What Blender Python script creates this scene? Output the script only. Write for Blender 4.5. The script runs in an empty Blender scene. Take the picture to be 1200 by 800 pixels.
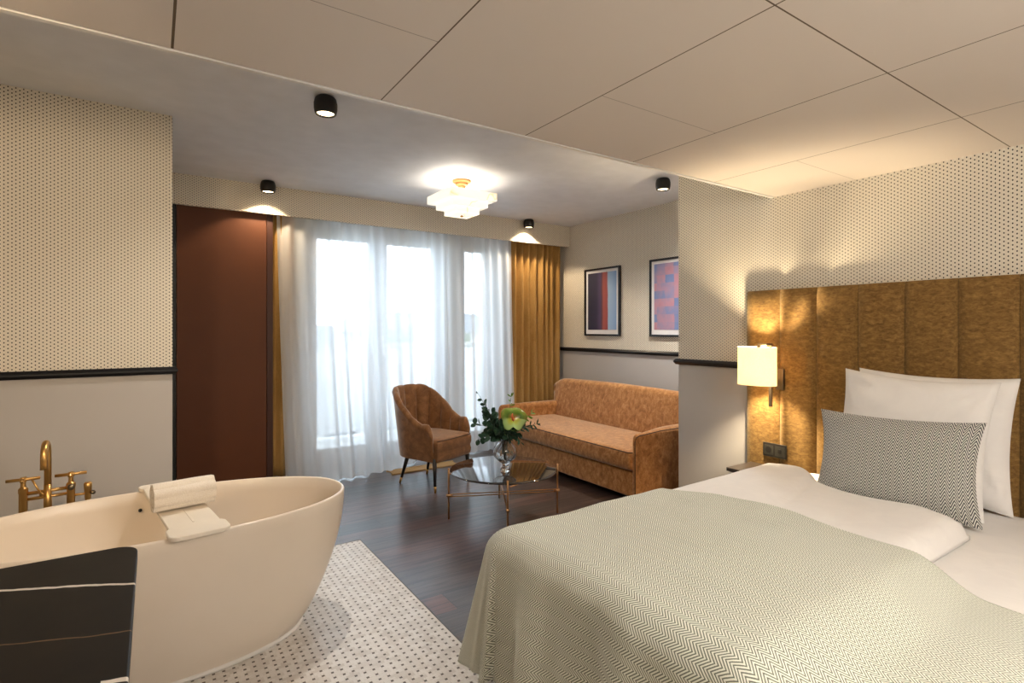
import bpy, math, random
from mathutils import Vector, noise, Matrix
random.seed(7)
C = bpy.context.scene.collection
PI = math.pi
S, CO = math.sin, math.cos

# ------------------------------------------------------------------ materials
def lin(c):
    return tuple((x/12.92 if x <= .04045 else ((x+.055)/1.055)**2.4) for x in (v/255. for v in c)) + (1.,)

class NT:
    def __init__(s, name):
        s.m = bpy.data.materials.new(name); s.m.use_nodes = True
        s.t = s.m.node_tree; s.n = s.t.nodes; s.n.clear()
        s.out = s.n.new('ShaderNodeOutputMaterial')
    def l(s, a, b): s.t.links.new(a, b)
    def put(s, sock, v):
        if isinstance(v, bpy.types.NodeSocket): s.l(v, sock)
        elif v is not None: sock.default_value = v
    def math(s, op, a, b=None, c=None, clamp=False):
        n = s.n.new('ShaderNodeMath'); n.operation = op; n.use_clamp = clamp
        for i, v in enumerate((a, b, c)):
            if v is not None: s.put(n.inputs[i], v)
        return n.outputs[0]
    def coord(s, kind='Object'):
        return s.n.new('ShaderNodeTexCoord').outputs[kind]
    def xyz(s, v):
        n = s.n.new('ShaderNodeSeparateXYZ'); s.l(v, n.inputs[0]); return n.outputs
    def comb(s, x, y, z=0.):
        n = s.n.new('ShaderNodeCombineXYZ')
        for i, v in enumerate((x, y, z)): s.put(n.inputs[i], v)
        return n.outputs[0]
    def scale(s, v, sc):
        n = s.n.new('ShaderNodeVectorMath'); n.operation = 'MULTIPLY'; s.l(v, n.inputs[0]); n.inputs[1].default_value = sc; return n.outputs[0]
    def noise(s, v, sc=5., det=3., rough=.5, dist=0.):
        n = s.n.new('ShaderNodeTexNoise'); s.l(v, n.inputs['Vector'])
        n.inputs['Scale'].default_value = sc; n.inputs['Detail'].default_value = det
        n.inputs['Roughness'].default_value = rough; n.inputs['Distortion'].default_value = dist
        return n.outputs['Fac']
    def wn(s, v):
        n = s.n.new('ShaderNodeTexWhiteNoise'); s.l(v, n.inputs['Vector']); return n.outputs['Value']
    def ramp(s, f, stops):
        n = s.n.new('ShaderNodeValToRGB'); s.l(f, n.inputs[0]); e = n.color_ramp.elements
        while len(e) < len(stops): e.new(.5)
        for i, (p, c) in enumerate(stops): e[i].position = p; e[i].color = c
        return n.outputs[0]
    def mix(s, f, a, b, mode='MIX'):
        n = s.n.new('ShaderNodeMix'); n.data_type = 'RGBA'; n.blend_type = mode
        s.put(n.inputs[0], f); s.put(n.inputs[6], a); s.put(n.inputs[7], b); return n.outputs[2]
    def step(s, v, lo, hi):
        n = s.n.new('ShaderNodeMapRange'); n.interpolation_type = 'SMOOTHSTEP'
        s.l(v, n.inputs[0]); n.inputs[1].default_value = lo; n.inputs[2].default_value = hi; return n.outputs[0]
    def bump(s, h, strength=.3, dist=.005):
        n = s.n.new('ShaderNodeBump'); s.l(h, n.inputs['Height'])
        n.inputs['Strength'].default_value = strength; n.inputs['Distance'].default_value = dist; return n.outputs[0]
    def bsdf(s, col, rough=.5, metal=0., normal=None, sheen=0., spec=.5, coat=0., emit=None, estr=0., trans=0., ior=1.45, sheen_tint=None, sheen_rough=.5, coat_rough=.05):
        b = s.n.new('ShaderNodeBsdfPrincipled')
        s.put(b.inputs['Base Color'], col); s.put(b.inputs['Roughness'], rough); s.put(b.inputs['Metallic'], metal)
        b.inputs['Specular IOR Level'].default_value = spec; b.inputs['IOR'].default_value = ior
        b.inputs['Sheen Weight'].default_value = sheen; b.inputs['Sheen Roughness'].default_value = sheen_rough
        if sheen_tint: b.inputs['Sheen Tint'].default_value = sheen_tint
        b.inputs['Coat Weight'].default_value = coat; b.inputs['Coat Roughness'].default_value = coat_rough
        b.inputs['Transmission Weight'].default_value = trans
        if emit is not None: s.put(b.inputs['Emission Color'], emit); b.inputs['Emission Strength'].default_value = estr
        if normal is not None: s.l(normal, b.inputs['Normal'])
        s.l(b.outputs[0], s.out.inputs[0]); return s.m

def plain(name, rgb, rough=.5, **k):
    n = NT(name)
    v = n.noise(n.coord(), 6., 3.)
    c = lin(rgb); a = tuple(x*.96 for x in c[:3])+(1,); b = tuple(min(1, x*1.04) for x in c[:3])+(1,)
    return n.bsdf(n.ramp(v, [(.3, a), (.7, b)]), rough, **k)

def mat_wall(name='dotted_wallpaper_and_paint'):
    n = NT(name); x, y, z = n.xyz(n.coord())
    u = n.math('ADD', x, y); pu, pv = .0165, .0215
    uc = n.math('DIVIDE', u, pu); col = n.math('FLOOR', uc)
    v = n.math('ADD', n.math('DIVIDE', z, pv), n.math('MULTIPLY', n.math('FLOORED_MODULO', col, 2.), .5))
    du = n.math('MULTIPLY', n.math('SUBTRACT', n.math('FRACT', uc), .5), pu/.0031)
    dv = n.math('MULTIPLY', n.math('SUBTRACT', n.math('FRACT', v), .5), pv/.0044)
    d = n.math('SQRT', n.math('ADD', n.math('MULTIPLY', du, du), n.math('MULTIPLY', dv, dv)))
    dot = n.math('SUBTRACT', 1., n.step(d, .75, 1.25))
    band = n.math('MULTIPLY', n.step(n.math('ABSOLUTE', n.math('SUBTRACT', n.math('FRACT', uc), .5)), .30, .42), .22)
    paper = n.mix(band, lin((226, 219, 203)), lin((192, 178, 152)))
    paper = n.mix(dot, paper, lin((34, 24, 18)))
    up = n.math('GREATER_THAN', z, 1.19)
    nz = n.noise(n.coord(), 1.5, 2.)
    paint = n.ramp(nz, [(.3, lin((184, 180, 176))), (.7, lin((190, 186, 182)))])
    c = n.mix(up, paint, paper)
    bmp = n.bump(n.noise(n.coord(), 220., 2.), .08, .001)
    return n.bsdf(c, .62, normal=bmp, spec=.3)

def mat_wood_floor():
    n = NT('dark_oak_planks'); x, y, z = n.xyz(n.coord())
    w = .19; L = 2.1
    r = n.math('FLOOR', n.math('DIVIDE', y, w)); fy = n.math('FRACT', n.math('DIVIDE', y, w))
    off = n.wn(n.comb(r, 3.3))
    px = n.math('ADD', n.math('DIVIDE', x, L), n.math('MULTIPLY', off, 5.)); idx = n.math('FLOOR', px); fx = n.math('FRACT', px)
    pid = n.wn(n.comb(r, idx, 7.))
    grain = n.noise(n.comb(n.math('MULTIPLY', x, 1.6), n.math('MULTIPLY', y, 30.), n.math('MULTIPLY', pid, 40.)), 1.6, 7., .62, .8)
    broad = n.noise(n.comb(n.math('MULTIPLY', x, .9), n.math('MULTIPLY', y, 5.), n.math('MULTIPLY', pid, 20.)), 1.4, 3., .5, .6)
    base = n.ramp(pid, [(0., lin((38, 32, 32))), (.35, lin((70, 52, 45))), (.6, lin((54, 46, 46))), (.8, lin((96, 54, 40))), (1., lin((44, 37, 37)))])
    c = n.mix(n.math('MULTIPLY', n.step(grain, .42, .62), .75), base, lin((28, 22, 22)))
    c = n.mix(n.math('MULTIPLY', n.step(broad, .5, .8), .35), c, lin((110, 88, 78)))
    ey = n.math('MINIMUM', fy, n.math('SUBTRACT', 1., fy)); ex = n.math('MINIMUM', fx, n.math('SUBTRACT', 1., fx))
    g = n.math('MAXIMUM', n.math('LESS_THAN', ey, .016), n.math('LESS_THAN', ex, .0012))
    c = n.mix(n.math('MULTIPLY', g, .8), c, lin((14, 11, 10)))
    rough = n.math('ADD', .20, n.math('MULTIPLY', grain, .26))
    h = n.math('SUBTRACT', n.math('MULTIPLY', grain, -.5), n.math('MULTIPLY', g, 2.))
    tilt = n.math('MULTIPLY', pid, 1.)
    return n.bsdf(c, rough, normal=n.bump(h, .6, .003), spec=.9, coat=.25, coat_rough=.25)

def mat_mosaic():
    n = NT('basketweave_marble_mosaic'); x, y, z = n.xyz(n.coord()); p = .038
    u = n.math('DIVIDE', x, p); v = n.math('DIVIDE', y, p)
    iu = n.math('FLOOR', u); iv = n.math('FLOOR', v); fu = n.math('FRACT', u); fv = n.math('FRACT', v)
    du = n.math('ABSOLUTE', n.math('SUBTRACT', fu, .5)); dv = n.math('ABSOLUTE', n.math('SUBTRACT', fv, .5))
    dot = n.math('LESS_THAN', n.math('MAXIMUM', du, dv), .15)
    par = n.math('FLOORED_MODULO', n.math('ADD', iu, iv), 2.)
    # grout: in even cells the joint runs along u, in odd along v, offset by the dot half width
    gu = n.math('LESS_THAN', n.math('ABSOLUTE', n.math('SUBTRACT', dv, .17)), .028)
    gv = n.math('LESS_THAN', n.math('ABSOLUTE', n.math('SUBTRACT', du, .17)), .028)
    g = n.mix(par, gu, gv)
    tid = n.wn(n.comb(n.math('FLOOR', n.math('ADD', u, n.math('MULTIPLY', par, .5))), n.math('FLOOR', n.math('ADD', v, .5)), 0.))
    nz = n.noise(n.coord(), 9., 5., .6, 1.)
    base = n.ramp(tid, [(0., lin((192, 186, 180))), (.5, lin((206, 202, 197))), (1., lin((214, 211, 207)))])
    base = n.mix(n.math('MULTIPLY', n.step(nz, .55, .8), .35), base, lin((172, 160, 150)))
    c = n.mix(n.math('MULTIPLY', g, .5), base, lin((176, 168, 158)))
    c = n.mix(dot, c, lin((78, 68, 62)))
    return n.bsdf(c, .32, normal=n.bump(n.math('SUBTRACT', 1., g), .2, .001))

def mat_tileceil():
    n = NT('warm_white_ceiling_panel'); x, y, z = n.xyz(n.coord())
    g = None
    def band(v, a, w): return n.math('LESS_THAN', n.math('ABSOLUTE', n.math('SUBTRACT', v, a)), w)
    for a, w in ((.05, .004), (.75, .0025), (1.45, .0025), (2.165, .0025), (2.88, .0025)):
        b = band(x, a, w); g = b if g is None else n.math('MAXIMUM', g, b)
    g = n.math('MAXIMUM', g, band(y, .84, .0025)); g = n.math('MAXIMUM', g, band(y, -.6, .0025))
    for (x0, x1, yy) in ((1.45, 2.165, 1.54), (2.88, 3.6, 1.55), (.05, .75, 1.54), (.75, 1.45, .1)):
        b = n.math('MULTIPLY', band(y, yy, .0016), band(x, (x0+x1)/2, (x1-x0)/2)); g = n.math('MAXIMUM', g, n.math('MULTIPLY', b, .6))
    c = n.mix(g, lin((222, 212, 202)), lin((104, 88, 70)))
    return n.bsdf(c, .55, spec=.3, normal=n.bump(n.math('SUBTRACT', 1., g), .4, .002))

def velvet(name, c1, c2, c3, sc=9., stretch=(1, 1, 1), sheen=.6, tint=(1., .82, .55, 1), rough=.75, fine=140., coord='Object'):
    n = NT(name); co = n.coord(coord); v = n.scale(co, stretch)
    a = n.noise(v, sc, 5., .65, .6); b = n.noise(v, fine, 2., .6)
    f = n.math('ADD', n.math('MULTIPLY', a, .72), n.math('MULTIPLY', b, .28))
    c = n.ramp(f, [(.34, lin(c1)), (.5, lin(c2)), (.66, lin(c3))])
    return n.bsdf(c, rough, sheen=sheen, sheen_tint=tint, sheen_rough=.4, spec=.25, normal=n.bump(f, .35, .004))

def herringbone(name, w, p, c1, c2, coordk='UV', swap=False, duty=.5, slope=1.1):
    n = NT(name); u, v, z = n.xyz(n.coord(coordk))
    if swap: u, v = v, u
    f = n.math('FRACT', n.math('DIVIDE', u, 2*w))
    tri = n.math('ABSOLUTE', n.math('SUBTRACT', n.math('MULTIPLY', f, 2.), 1.))
    ph = n.math('ADD', n.math('DIVIDE', v, p), n.math('MULTIPLY', tri, w/p*slope))
    wv = n.math('ADD', n.math('MULTIPLY', n.math('SINE', n.math('MULTIPLY', ph, 2*PI)), .5), .5)
    nz = n.noise(n.coord(coordk), 300., 2.)
    k = n.step(n.math('ADD', wv, n.math('MULTIPLY', n.math('SUBTRACT', nz, .5), .5)), duty-.28, duty+.28)
    c = n.mix(k, lin(c1), lin(c2))
    return n.bsdf(c, .9, sheen=.15, spec=.15, normal=n.bump(k, .5, .002))

def mat_sheer():
    n = NT('sheer_white_voile')
    tr = n.n.new('ShaderNodeBsdfTransparent'); tr.inputs[0].default_value = (1, 1, 1, 1)
    df = n.n.new('ShaderNodeBsdfDiffuse'); df.inputs[0].default_value = lin((236, 238, 240))
    tl = n.n.new('ShaderNodeBsdfTranslucent'); tl.inputs[0].default_value = lin((240, 242, 244))
    m1 = n.n.new('ShaderNodeMixShader'); m1.inputs[0].default_value = .56; n.l(df.outputs[0], m1.inputs[1]); n.l(tl.outputs[0], m1.inputs[2])
    lw = n.n.new('ShaderNodeLayerWeight'); lw.inputs[0].default_value = .35
    u = n.xyz(n.coord('UV'))
    op = n.math('ADD', SHEER_OP, n.math('MULTIPLY', lw.outputs['Facing'], .38))
    op = n.math('ADD', op, n.math('MULTIPLY', n.noise(n.comb(n.math('MULTIPLY', u[0], 40.), n.math('MULTIPLY', u[1], 1.)), 1., 3.), .10), clamp=True)
    m2 = n.n.new('ShaderNodeMixShader'); n.l(op, m2.inputs[0]); n.l(tr.outputs[0], m2.inputs[1]); n.l(m1.outputs[0], m2.inputs[2])
    n.l(m2.outputs[0], n.out.inputs[0]); return n.m
SHEER_OP = .72

def mat_stone():
    n = NT('black_marble'); x, y, z = n.xyz(n.coord())
    w = n.math('MULTIPLY', n.math('SUBTRACT', n.noise(n.coord(), 7., 4.), .5), .035)
    def vein(x0, y0, x1, y1, wd, soft):
        m = (y1-y0)/(x1-x0)
        d = n.math('ABSOLUTE', n.math('SUBTRACT', n.math('ADD', y, w), n.math('ADD', n.math('MULTIPLY', x, m), y0-m*x0)))
        return n.math('SUBTRACT', 1., n.step(d, wd, wd+soft))
    a = vein(-.28, 1.675, -.034, 1.549, .0035, .003)
    b = n.math('MULTIPLY', vein(-.243, 1.387, -.043, 1.316, .0012, .002), .35)
    c3 = n.math('MULTIPLY', vein(-.064, 1.14, -.04, 1.13, .006, .002), n.math('GREATER_THAN', x, -.075))
    cl = n.ramp(n.noise(n.coord(), 5., 6., .6), [(.35, lin((15, 13, 12))), (.75, lin((30, 26, 22)))])
    c = n.mix(a, cl, lin((235, 228, 218))); c = n.mix(b, c, lin((190, 150, 110))); c = n.mix(c3, c, lin((235, 228, 218)))
    return n.bsdf(c, .5, spec=.25)

def mat_glass(name, col=(1, 1, 1, 1), rough=0., ior=1.45):
    n = NT(name)
    g = n.n.new('ShaderNodeBsdfGlossy'); g.inputs['Roughness'].default_value = rough; g.inputs['Color'].default_value = (1, 1, 1, 1)
    t = n.n.new('ShaderNodeBsdfTransparent'); t.inputs[0].default_value = col
    f = n.n.new('ShaderNodeFresnel'); f.inputs[0].default_value = ior
    m = n.n.new('ShaderNodeMixShader'); n.l(f.outputs[0], m.inputs[0]); n.l(t.outputs[0], m.inputs[1]); n.l(g.outputs[0], m.inputs[2])
    n.l(m.outputs[0], n.out.inputs[0]); return n.m

def mat_alabaster():
    n = NT('glowing_alabaster'); v = n.noise(n.coord(), 2.2, 3., .5, .2)
    d = n.math('ABSOLUTE', n.math('SUBTRACT', v, .5))
    c = n.ramp(d, [(0., lin((240, 214, 172))), (.006, lin((250, 236, 208))), (.02, lin((255, 248, 232)))])
    return n.bsdf(n.mix(.6, c, lin((110, 102, 90))), .5, emit=c, estr=.86, spec=.1)

def mat_print(kind):
    n = NT('abstract_print_'+kind); x, y, z = n.xyz(n.coord())
    if kind == 'stripes':
        u = n.math('ADD', n.math('MULTIPLY', n.math('SUBTRACT', 5.10, y), 1/.475), n.math('MULTIPLY', n.math('SUBTRACT', n.noise(n.scale(n.coord(), (1, 1, .6)), 6., 4.), .5), .07))
        c = n.ramp(u, [(0., lin((44, 44, 62))), (.30, lin((52, 46, 70))), (.44, lin((78, 64, 98))), (.50, lin((92, 60, 74))), (.56, lin((160, 84, 76))), (.70, lin((146, 74, 74))), (.745, lin((158, 186, 214))), (1., lin((128, 158, 200)))])
        # crisp seam between the rust and the blue
    else:
        v = n.comb(n.math('ADD', n.math('DIVIDE', y, .115), n.math('MULTIPLY', n.noise(n.coord(), 5., 3.), .5)), n.math('DIVIDE', z, .085), 0.)
        q = n.xyz(v); cell = n.wn(n.comb(n.math('FLOOR', q[0]), n.math('FLOOR', q[1]), 2.))
        soft = n.noise(n.coord(), 9., 4.)
        c = n.ramp(n.math('ADD', n.math('MULTIPLY', cell, .5), n.math('MULTIPLY', soft, .62)), [(.1, lin((92, 108, 150))), (.40, lin((112, 126, 166))), (.58, lin((146, 130, 156))), (.74, lin((176, 132, 144))), (.92, lin((170, 116, 128)))])
    return n.bsdf(c, .6)

M = {}
def build_materials():
    M['wall'] = mat_wall()
    M['wood_floor'] = mat_wood_floor(); M['mosaic'] = mat_mosaic(); M['tileceil'] = mat_tileceil()
    M['ceiling'] = plain('white_plaster_ceiling', (222, 223, 226), .7)
    M['trimwhite'] = plain('white_ceiling_trim', (226, 224, 220), .4)
    M['white_frame'] = plain('white_lacquered_frame', (226, 229, 232), .4)
    M['blackrail'] = plain('black_lacquer_rail', (20, 20, 24), .3)
    M['metaledge'] = plain('grey_metal_edge', (90, 84, 80), .35, metal=.8)
    M['panel'] = plain('reddish_brown_lacquer', (86, 42, 6), .6)
    M['jamb'] = plain('dark_brown_jamb', (60, 28, 12), .5)
    M['ochre'] = velvet('ochre_velvet_curtain', (146, 110, 58), (168, 130, 74), (184, 146, 90), 4., (1, 1, .3), .35, (1., .85, .5, 1), .8)
    M['sheer'] = mat_sheer()
    M['headboard'] = velvet('gold_brown_chenille', (98, 72, 36), (124, 94, 50), (150, 118, 68), 62., (1, .45, 1), .5, (1., .84, .55, 1), .8)
    M['sofa'] = velvet('rust_crushed_velvet', (120, 76, 36), (160, 108, 58), (192, 142, 90), 24., (1, 1, .7), .6, (.95, .92, .82, 1), .7)
    M['chair'] = velvet('tan_brown_velvet', (98, 64, 36), (124, 84, 50), (146, 104, 66), 14., (1, 1, 1), .6, (.9, .85, .8, 1), .6)
    M['piping'] = plain('dark_brown_piping', (70, 42, 26), .6)
    M['throw'] = herringbone('green_grey_herringbone_knit', .021, .0105, (118, 124, 110), (238, 240, 228), 'UV', False, .38)
    M['cushion'] = herringbone('charcoal_herringbone_weave', .0175, .0165, (60, 62, 68), (212, 212, 206), 'UV', False, .5, 2.)
    n = NT('white_bed_linen'); v = n.noise(n.coord(), 420., 2.); v2 = n.noise(n.coord(), 7., 4., .55, .8)
    M['linen'] = n.bsdf(n.ramp(v2, [(.3, lin((228, 226, 224))), (.7, lin((234, 232, 229)))]), .85, sheen=.15, normal=n.bump(n.math('ADD', n.math('MULTIPLY', v, .06), v2), .35, .012), spec=.2)
    n = NT('cream_mineral_composite'); v = n.noise(n.coord(), 3., 2.)
    M['tub'] = n.bsdf(n.ramp(v, [(.3, lin((228, 216, 200))), (.7, lin((232, 221, 206)))]), .28, spec=.5)
    M['tray'] = plain('cream_white_tray', (238, 230, 216), .4)
    n = NT('white_terry_towel'); v = n.noise(n.coord(), 260., 2.)
    M['towel'] = n.bsdf(n.ramp(v, [(.3, lin((232, 222, 206))), (.7, lin((246, 238, 226)))]), .95, sheen=.4, normal=n.bump(v, .8, .004), spec=.1)
    M['brass'] = plain('brushed_brass', (206, 164, 100), .3, metal=1.)
    M['palebrass'] = plain('pale_champagne_brass', (206, 160, 112), .3, metal=1.)
    M['canopy'] = plain('satin_bronze', (150, 112, 70), .55, metal=.6)
    M['stone'] = mat_stone()
    M['stoneedge'] = plain('polished_stone_edge', (120, 112, 108), .2)
    M['cabinet'] = plain('brown_cabinet_lacquer', (120, 92, 72), .5)
    M['blackwood'] = plain('black_stained_wood', (24, 20, 18), .35)
    M['darktop'] = plain('dark_bronze_stone', (60, 52, 46), .3)
    M['greige'] = plain('greige_bedside_lacquer', (196, 190, 184), .45)
    M['black'] = plain('matt_black_metal', (22, 20, 18), .45)
    M['nickel'] = plain('aged_nickel', (132, 118, 98), .32, metal=1.)
    M['socket'] = plain('charcoal_plastic', (42, 40, 36), .35)
    M['socket_in'] = plain('dark_grey_plastic', (62, 60, 54), .3)
    M['matboard'] = plain('white_mat_board', (228, 226, 226), .8)
    M['smoked'] = None
    n = NT('smoked_dark_glass'); M['smoked'] = n.bsdf((.012, .009, .009, 1), .02, spec=.8, coat=.3, ior=1.6)
    M['pane'] = mat_glass('window_glass', (.97, .985, .99, 1), 0.)
    n = NT('clear_vase_glass'); M['vase'] = n.bsdf((.95, .97, .97, 1), .02, trans=1., ior=1.45)
    M['water'] = plain('unused', (200, 210, 210), .1)
    M['eucalyptus'] = velvet('dark_eucalyptus_leaf', (22, 46, 34), (36, 64, 46), (64, 92, 72), 30., sheen=.1, tint=(1, 1, 1, 1), rough=.55)
    M['fern'] = velvet('fresh_green_leaf', (70, 104, 36), (104, 140, 52), (136, 168, 76), 30., sheen=.1, tint=(1, 1, 1, 1), rough=.5)
    M['stem'] = plain('green_brown_stem', (64, 66, 38), .6)
    n = NT('green_anthurium'); v = n.noise(n.coord(), 22., 3.); d = n.xyz(n.coord('UV'))[0]
    uvy = n.xyz(n.coord('UV'))[1]
    g1 = n.ramp(n.math('ADD', d, n.math('MULTIPLY', v, .35)), [(.15, lin((176, 82, 52))), (.42, lin((128, 112, 44))), (.65, lin((72, 104, 30))), (1.15 if False else .95, lin((104, 132, 44))), (1., lin((122, 134, 50)))])
    g2 = n.ramp(n.math('ADD', d, n.math('MULTIPLY', v, .35)), [(.15, lin((190, 110, 60))), (.5, lin((186, 192, 60))), (.9, lin((176, 206, 130)))])
    M['spathe'] = n.bsdf(n.mix(n.step(n.math('ADD', uvy, n.math('MULTIPLY', n.math('SUBTRACT', v, .5), .15)), .46, .56), g1, g2), .25, coat=.4)
    M['spadix'] = plain('orange_spadix', (222, 110, 62), .5)
    M['alabaster'] = mat_alabaster()
    n = NT('lit_linen_shade'); v = n.noise(n.scale(n.coord(), (1, 1, 3)), 120., 2.)
    col = n.ramp(v, [(.2, lin((250, 232, 196))), (.8, lin((255, 242, 214)))])
    em = n.n.new('ShaderNodeEmission'); n.l(col, em.inputs[0]); em.inputs[1].default_value = .30
    dd = n.n.new('ShaderNodeBsdfDiffuse'); n.l(col, dd.inputs[0]); tt = n.n.new('ShaderNodeBsdfTranslucent'); n.l(col, tt.inputs[0])
    mm = n.n.new('ShaderNodeMixShader'); mm.inputs[0].default_value = .40; n.l(dd.outputs[0], mm.inputs[1]); n.l(tt.outputs[0], mm.inputs[2])
    aa = n.n.new('ShaderNodeAddShader'); n.l(mm.outputs[0], aa.inputs[0]); n.l(em.outputs[0], aa.inputs[1]); n.l(aa.outputs[0], n.out.inputs[0]); M['shade'] = n.m
    n = NT('lit_lamp_lens'); M['lens'] = n.bsdf(lin((255, 240, 210)), .4, emit=lin((255, 226, 178)), estr=7.)
    M['facade'] = plain('pale_far_facade', (196, 196, 194), .8)
    M['roofing'] = plain('grey_far_roof', (120, 124, 128), .8)
    M['farglass'] = plain('far_dark_window', (120, 128, 134), .2)
    M['balcony'] = plain('pale_terrace_concrete', (196, 196, 194), .8)
    M['foliage'] = velvet('distant_tree_crown', (70, 84, 66), (92, 104, 84), (114, 124, 100), 3., sheen=0., tint=(1, 1, 1, 1), rough=.9)
    M['cardboard'] = plain('tan_floor_grille', (178, 146, 96), .6)
build_materials()

# ------------------------------------------------------------------ mesh helpers
class B:
    def __init__(s): s.v = []; s.f = []; s.uv = None; s.mi = []
    def add(s, vs, fs, mi=0):
        k = len(s.v); s.v += [tuple(p) for p in vs]; s.f += [tuple(i+k for i in f) for f in fs]; s.mi += [mi]*len(fs); return s
    def box(s, x0, x1, y0, y1, z0, z1, mi=0):
        v = [(x, y, z) for x in (x0, x1) for y in (y0, y1) for z in (z0, z1)]
        return s.add(v, [(0, 1, 3, 2), (4, 6, 7, 5), (0, 4, 5, 1), (2, 3, 7, 6), (0, 2, 6, 4), (1, 5, 7, 3)], mi)
    def grid(s, rows, closed_u=False, closed_v=False, mi=0):
        nr = len(rows); nc = len(rows[0]); vs = [p for r in rows for p in r]; fs = []
        for i in range(nr-(0 if closed_v else 1)):
            for j in range(nc-(0 if closed_u else 1)):
                a = i*nc+j; b = i*nc+(j+1) % nc; c = ((i+1) % nr)*nc+(j+1) % nc; d = ((i+1) % nr)*nc+j
                fs.append((a, b, c, d))
        return s.add(vs, fs, mi)
    def lathe(s, prof, o=(0, 0, 0), n=24, cap=True, axis='z', mi=0):
        rows = []
        for r, h in prof:
            row = []
            for k in range(n):
                a = 2*PI*k/n; x, y = r*CO(a), r*S(a)
                p = (x, y, h) if axis == 'z' else ((h, x, y) if axis == 'x' else (y, h, x))
                row.append((p[0]+o[0], p[1]+o[1], p[2]+o[2]))
            rows.append(row)
        k0 = len(s.v); s.grid(rows, closed_u=True, mi=mi)
        if cap:
            s.f.append(tuple(k0+i for i in range(n))[::-1]); s.mi.append(mi)
            s.f.append(tuple(k0+(len(prof)-1)*n+i for i in range(n))); s.mi.append(mi)
        return s
    def tube(s, pts, r, n=10, mi=0, cap=True):
        pts = [Vector(p) for p in pts]; rr = r if isinstance(r, (list, tuple)) else [r]*len(pts)
        rows = []; up = Vector((0, 0, 1)); prev = None
        for i, p in enumerate(pts):
            t = (pts[min(i+1, len(pts)-1)]-pts[max(i-1, 0)]).normalized()
            if prev is None:
                a = t.orthogonal().normalized()
            else:
                a = (prev-t*prev.dot(t)).normalized()
            prev = a; b = t.cross(a)
            rows.append([p+(a*CO(2*PI*k/n)+b*S(2*PI*k/n))*rr[i] for k in range(n)])
        k0 = len(s.v); s.grid(rows, closed_u=True, mi=mi)
        if cap:
            s.f.append(tuple(k0+i for i in range(n))[::-1]); s.mi.append(mi)
            s.f.append(tuple(k0+(len(pts)-1)*n+i for i in range(n))); s.mi.append(mi)
        return s
    def prism(s, poly, z0, z1, mi=0):
        n = len(poly); v = [(x, y, z0) for x, y in poly]+[(x, y, z1) for x, y in poly]
        return s.add(v, [tuple(range(n))[::-1], tuple(range(n, 2*n))]+[(i, (i+1) % n, n+(i+1) % n, n+i) for i in range(n)], mi)
    def xform(s, m):
        s.v = [tuple(m @ Vector(p)) for p in s.v]; return s
    def obj(s, name, mats, parent=None, smooth=True, bevel=0., seg=2, world=False, sub=0, angle=None):
        if world and parent is not None:
            o = parent.matrix_world if False else Matrix.LocRotScale(parent.location, parent.rotation_euler, None)
            if parent.parent is not None:
                o = Matrix.LocRotScale(parent.parent.location, parent.parent.rotation_euler, None) @ o
            s.xform(o.inverted())
        me = bpy.data.meshes.new(name); me.from_pydata(s.v, [], s.f)
        mats = mats if isinstance(mats, (list, tuple)) else [mats]
        for m in mats: me.materials.append(m)
        if len(mats) > 1: me.polygons.foreach_set('material_index', s.mi)
        if s.uv:
            uvl = me.uv_layers.new(name='UVMap')
            for lp in me.loops: uvl.data[lp.index].uv = s.uv[lp.vertex_index]
        me.validate(); me.update()
        ob = bpy.data.objects.new(name, me); C.objects.link(ob)
        if parent is not None: ob.parent = parent
        if bevel:
            b = ob.modifiers.new('edge', 'BEVEL'); b.width = bevel; b.segments = seg; b.limit_method = 'ANGLE'; b.angle_limit = math.radians(35); b.harden_normals = False
        if sub:
            d = ob.modifiers.new('sub', 'SUBSURF'); d.levels = sub; d.render_levels = sub
        if smooth:
            me.polygons.foreach_set('use_smooth', [True]*len(me.polygons))
            if angle is not None: me.set_sharp_from_angle(angle=math.radians(angle))
            elif bevel: me.set_sharp_from_angle(angle=math.radians(40))
        return ob

def thing(name, label, cat, loc=(0, 0, 0), rz=0., group=None):
    o = bpy.data.objects.new(name, None); C.objects.link(o); o.location = loc; o.rotation_euler = (0, 0, rz); o.empty_display_size = .1
    return tag(o, label, cat, group)
def tag(o, label, cat, group=None):
    o['label'] = label; o['category'] = cat
    if group: o['group'] = group
    return o
def struct(o): o['kind'] = 'structure'; return o
def copy_tree(o, parent=None):
    c = o.copy(); C.objects.link(c)
    if parent is not None: c.parent = parent
    for ch in [x for x in bpy.data.objects if x.parent is o]: copy_tree(ch, c)
    return c
def box(name, d, mat, parent=None, bevel=0., **k):
    return B().box(*d).obj(name, mat, parent, smooth=bool(bevel), bevel=bevel, **k)
def sm(t): t = max(0., min(1., t)); return t*t*(3-2*t)
def roundrect(x0, x1, y0, y1, r, n=6):
    out = []
    for cx, cy, a0 in ((x1-r, y1-r, 0), (x0+r, y1-r, 90), (x0+r, y0+r, 180), (x1-r, y0+r, 270)):
        for k in range(n+1):
            a = math.radians(a0+90*k/n); out.append((cx+r*CO(a), cy+r*S(a)))
    return out

# ------------------------------------------------------------------ dimensions (metres)
ZC, ZD = 2.813, 2.36          # upper ceiling, lower panelled ceiling
YE = 2.085                    # edge of the lower ceiling
XW = 3.55                     # headboard wall
XN = 4.60                     # sofa wall
YL = 4.05                     # left wall face
YV = 5.50                     # bulkhead above the curtains
YG = 5.90                     # window wall
XL, YB = -1.70, -1.60         # unseen side and rear walls
T = .12

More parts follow.
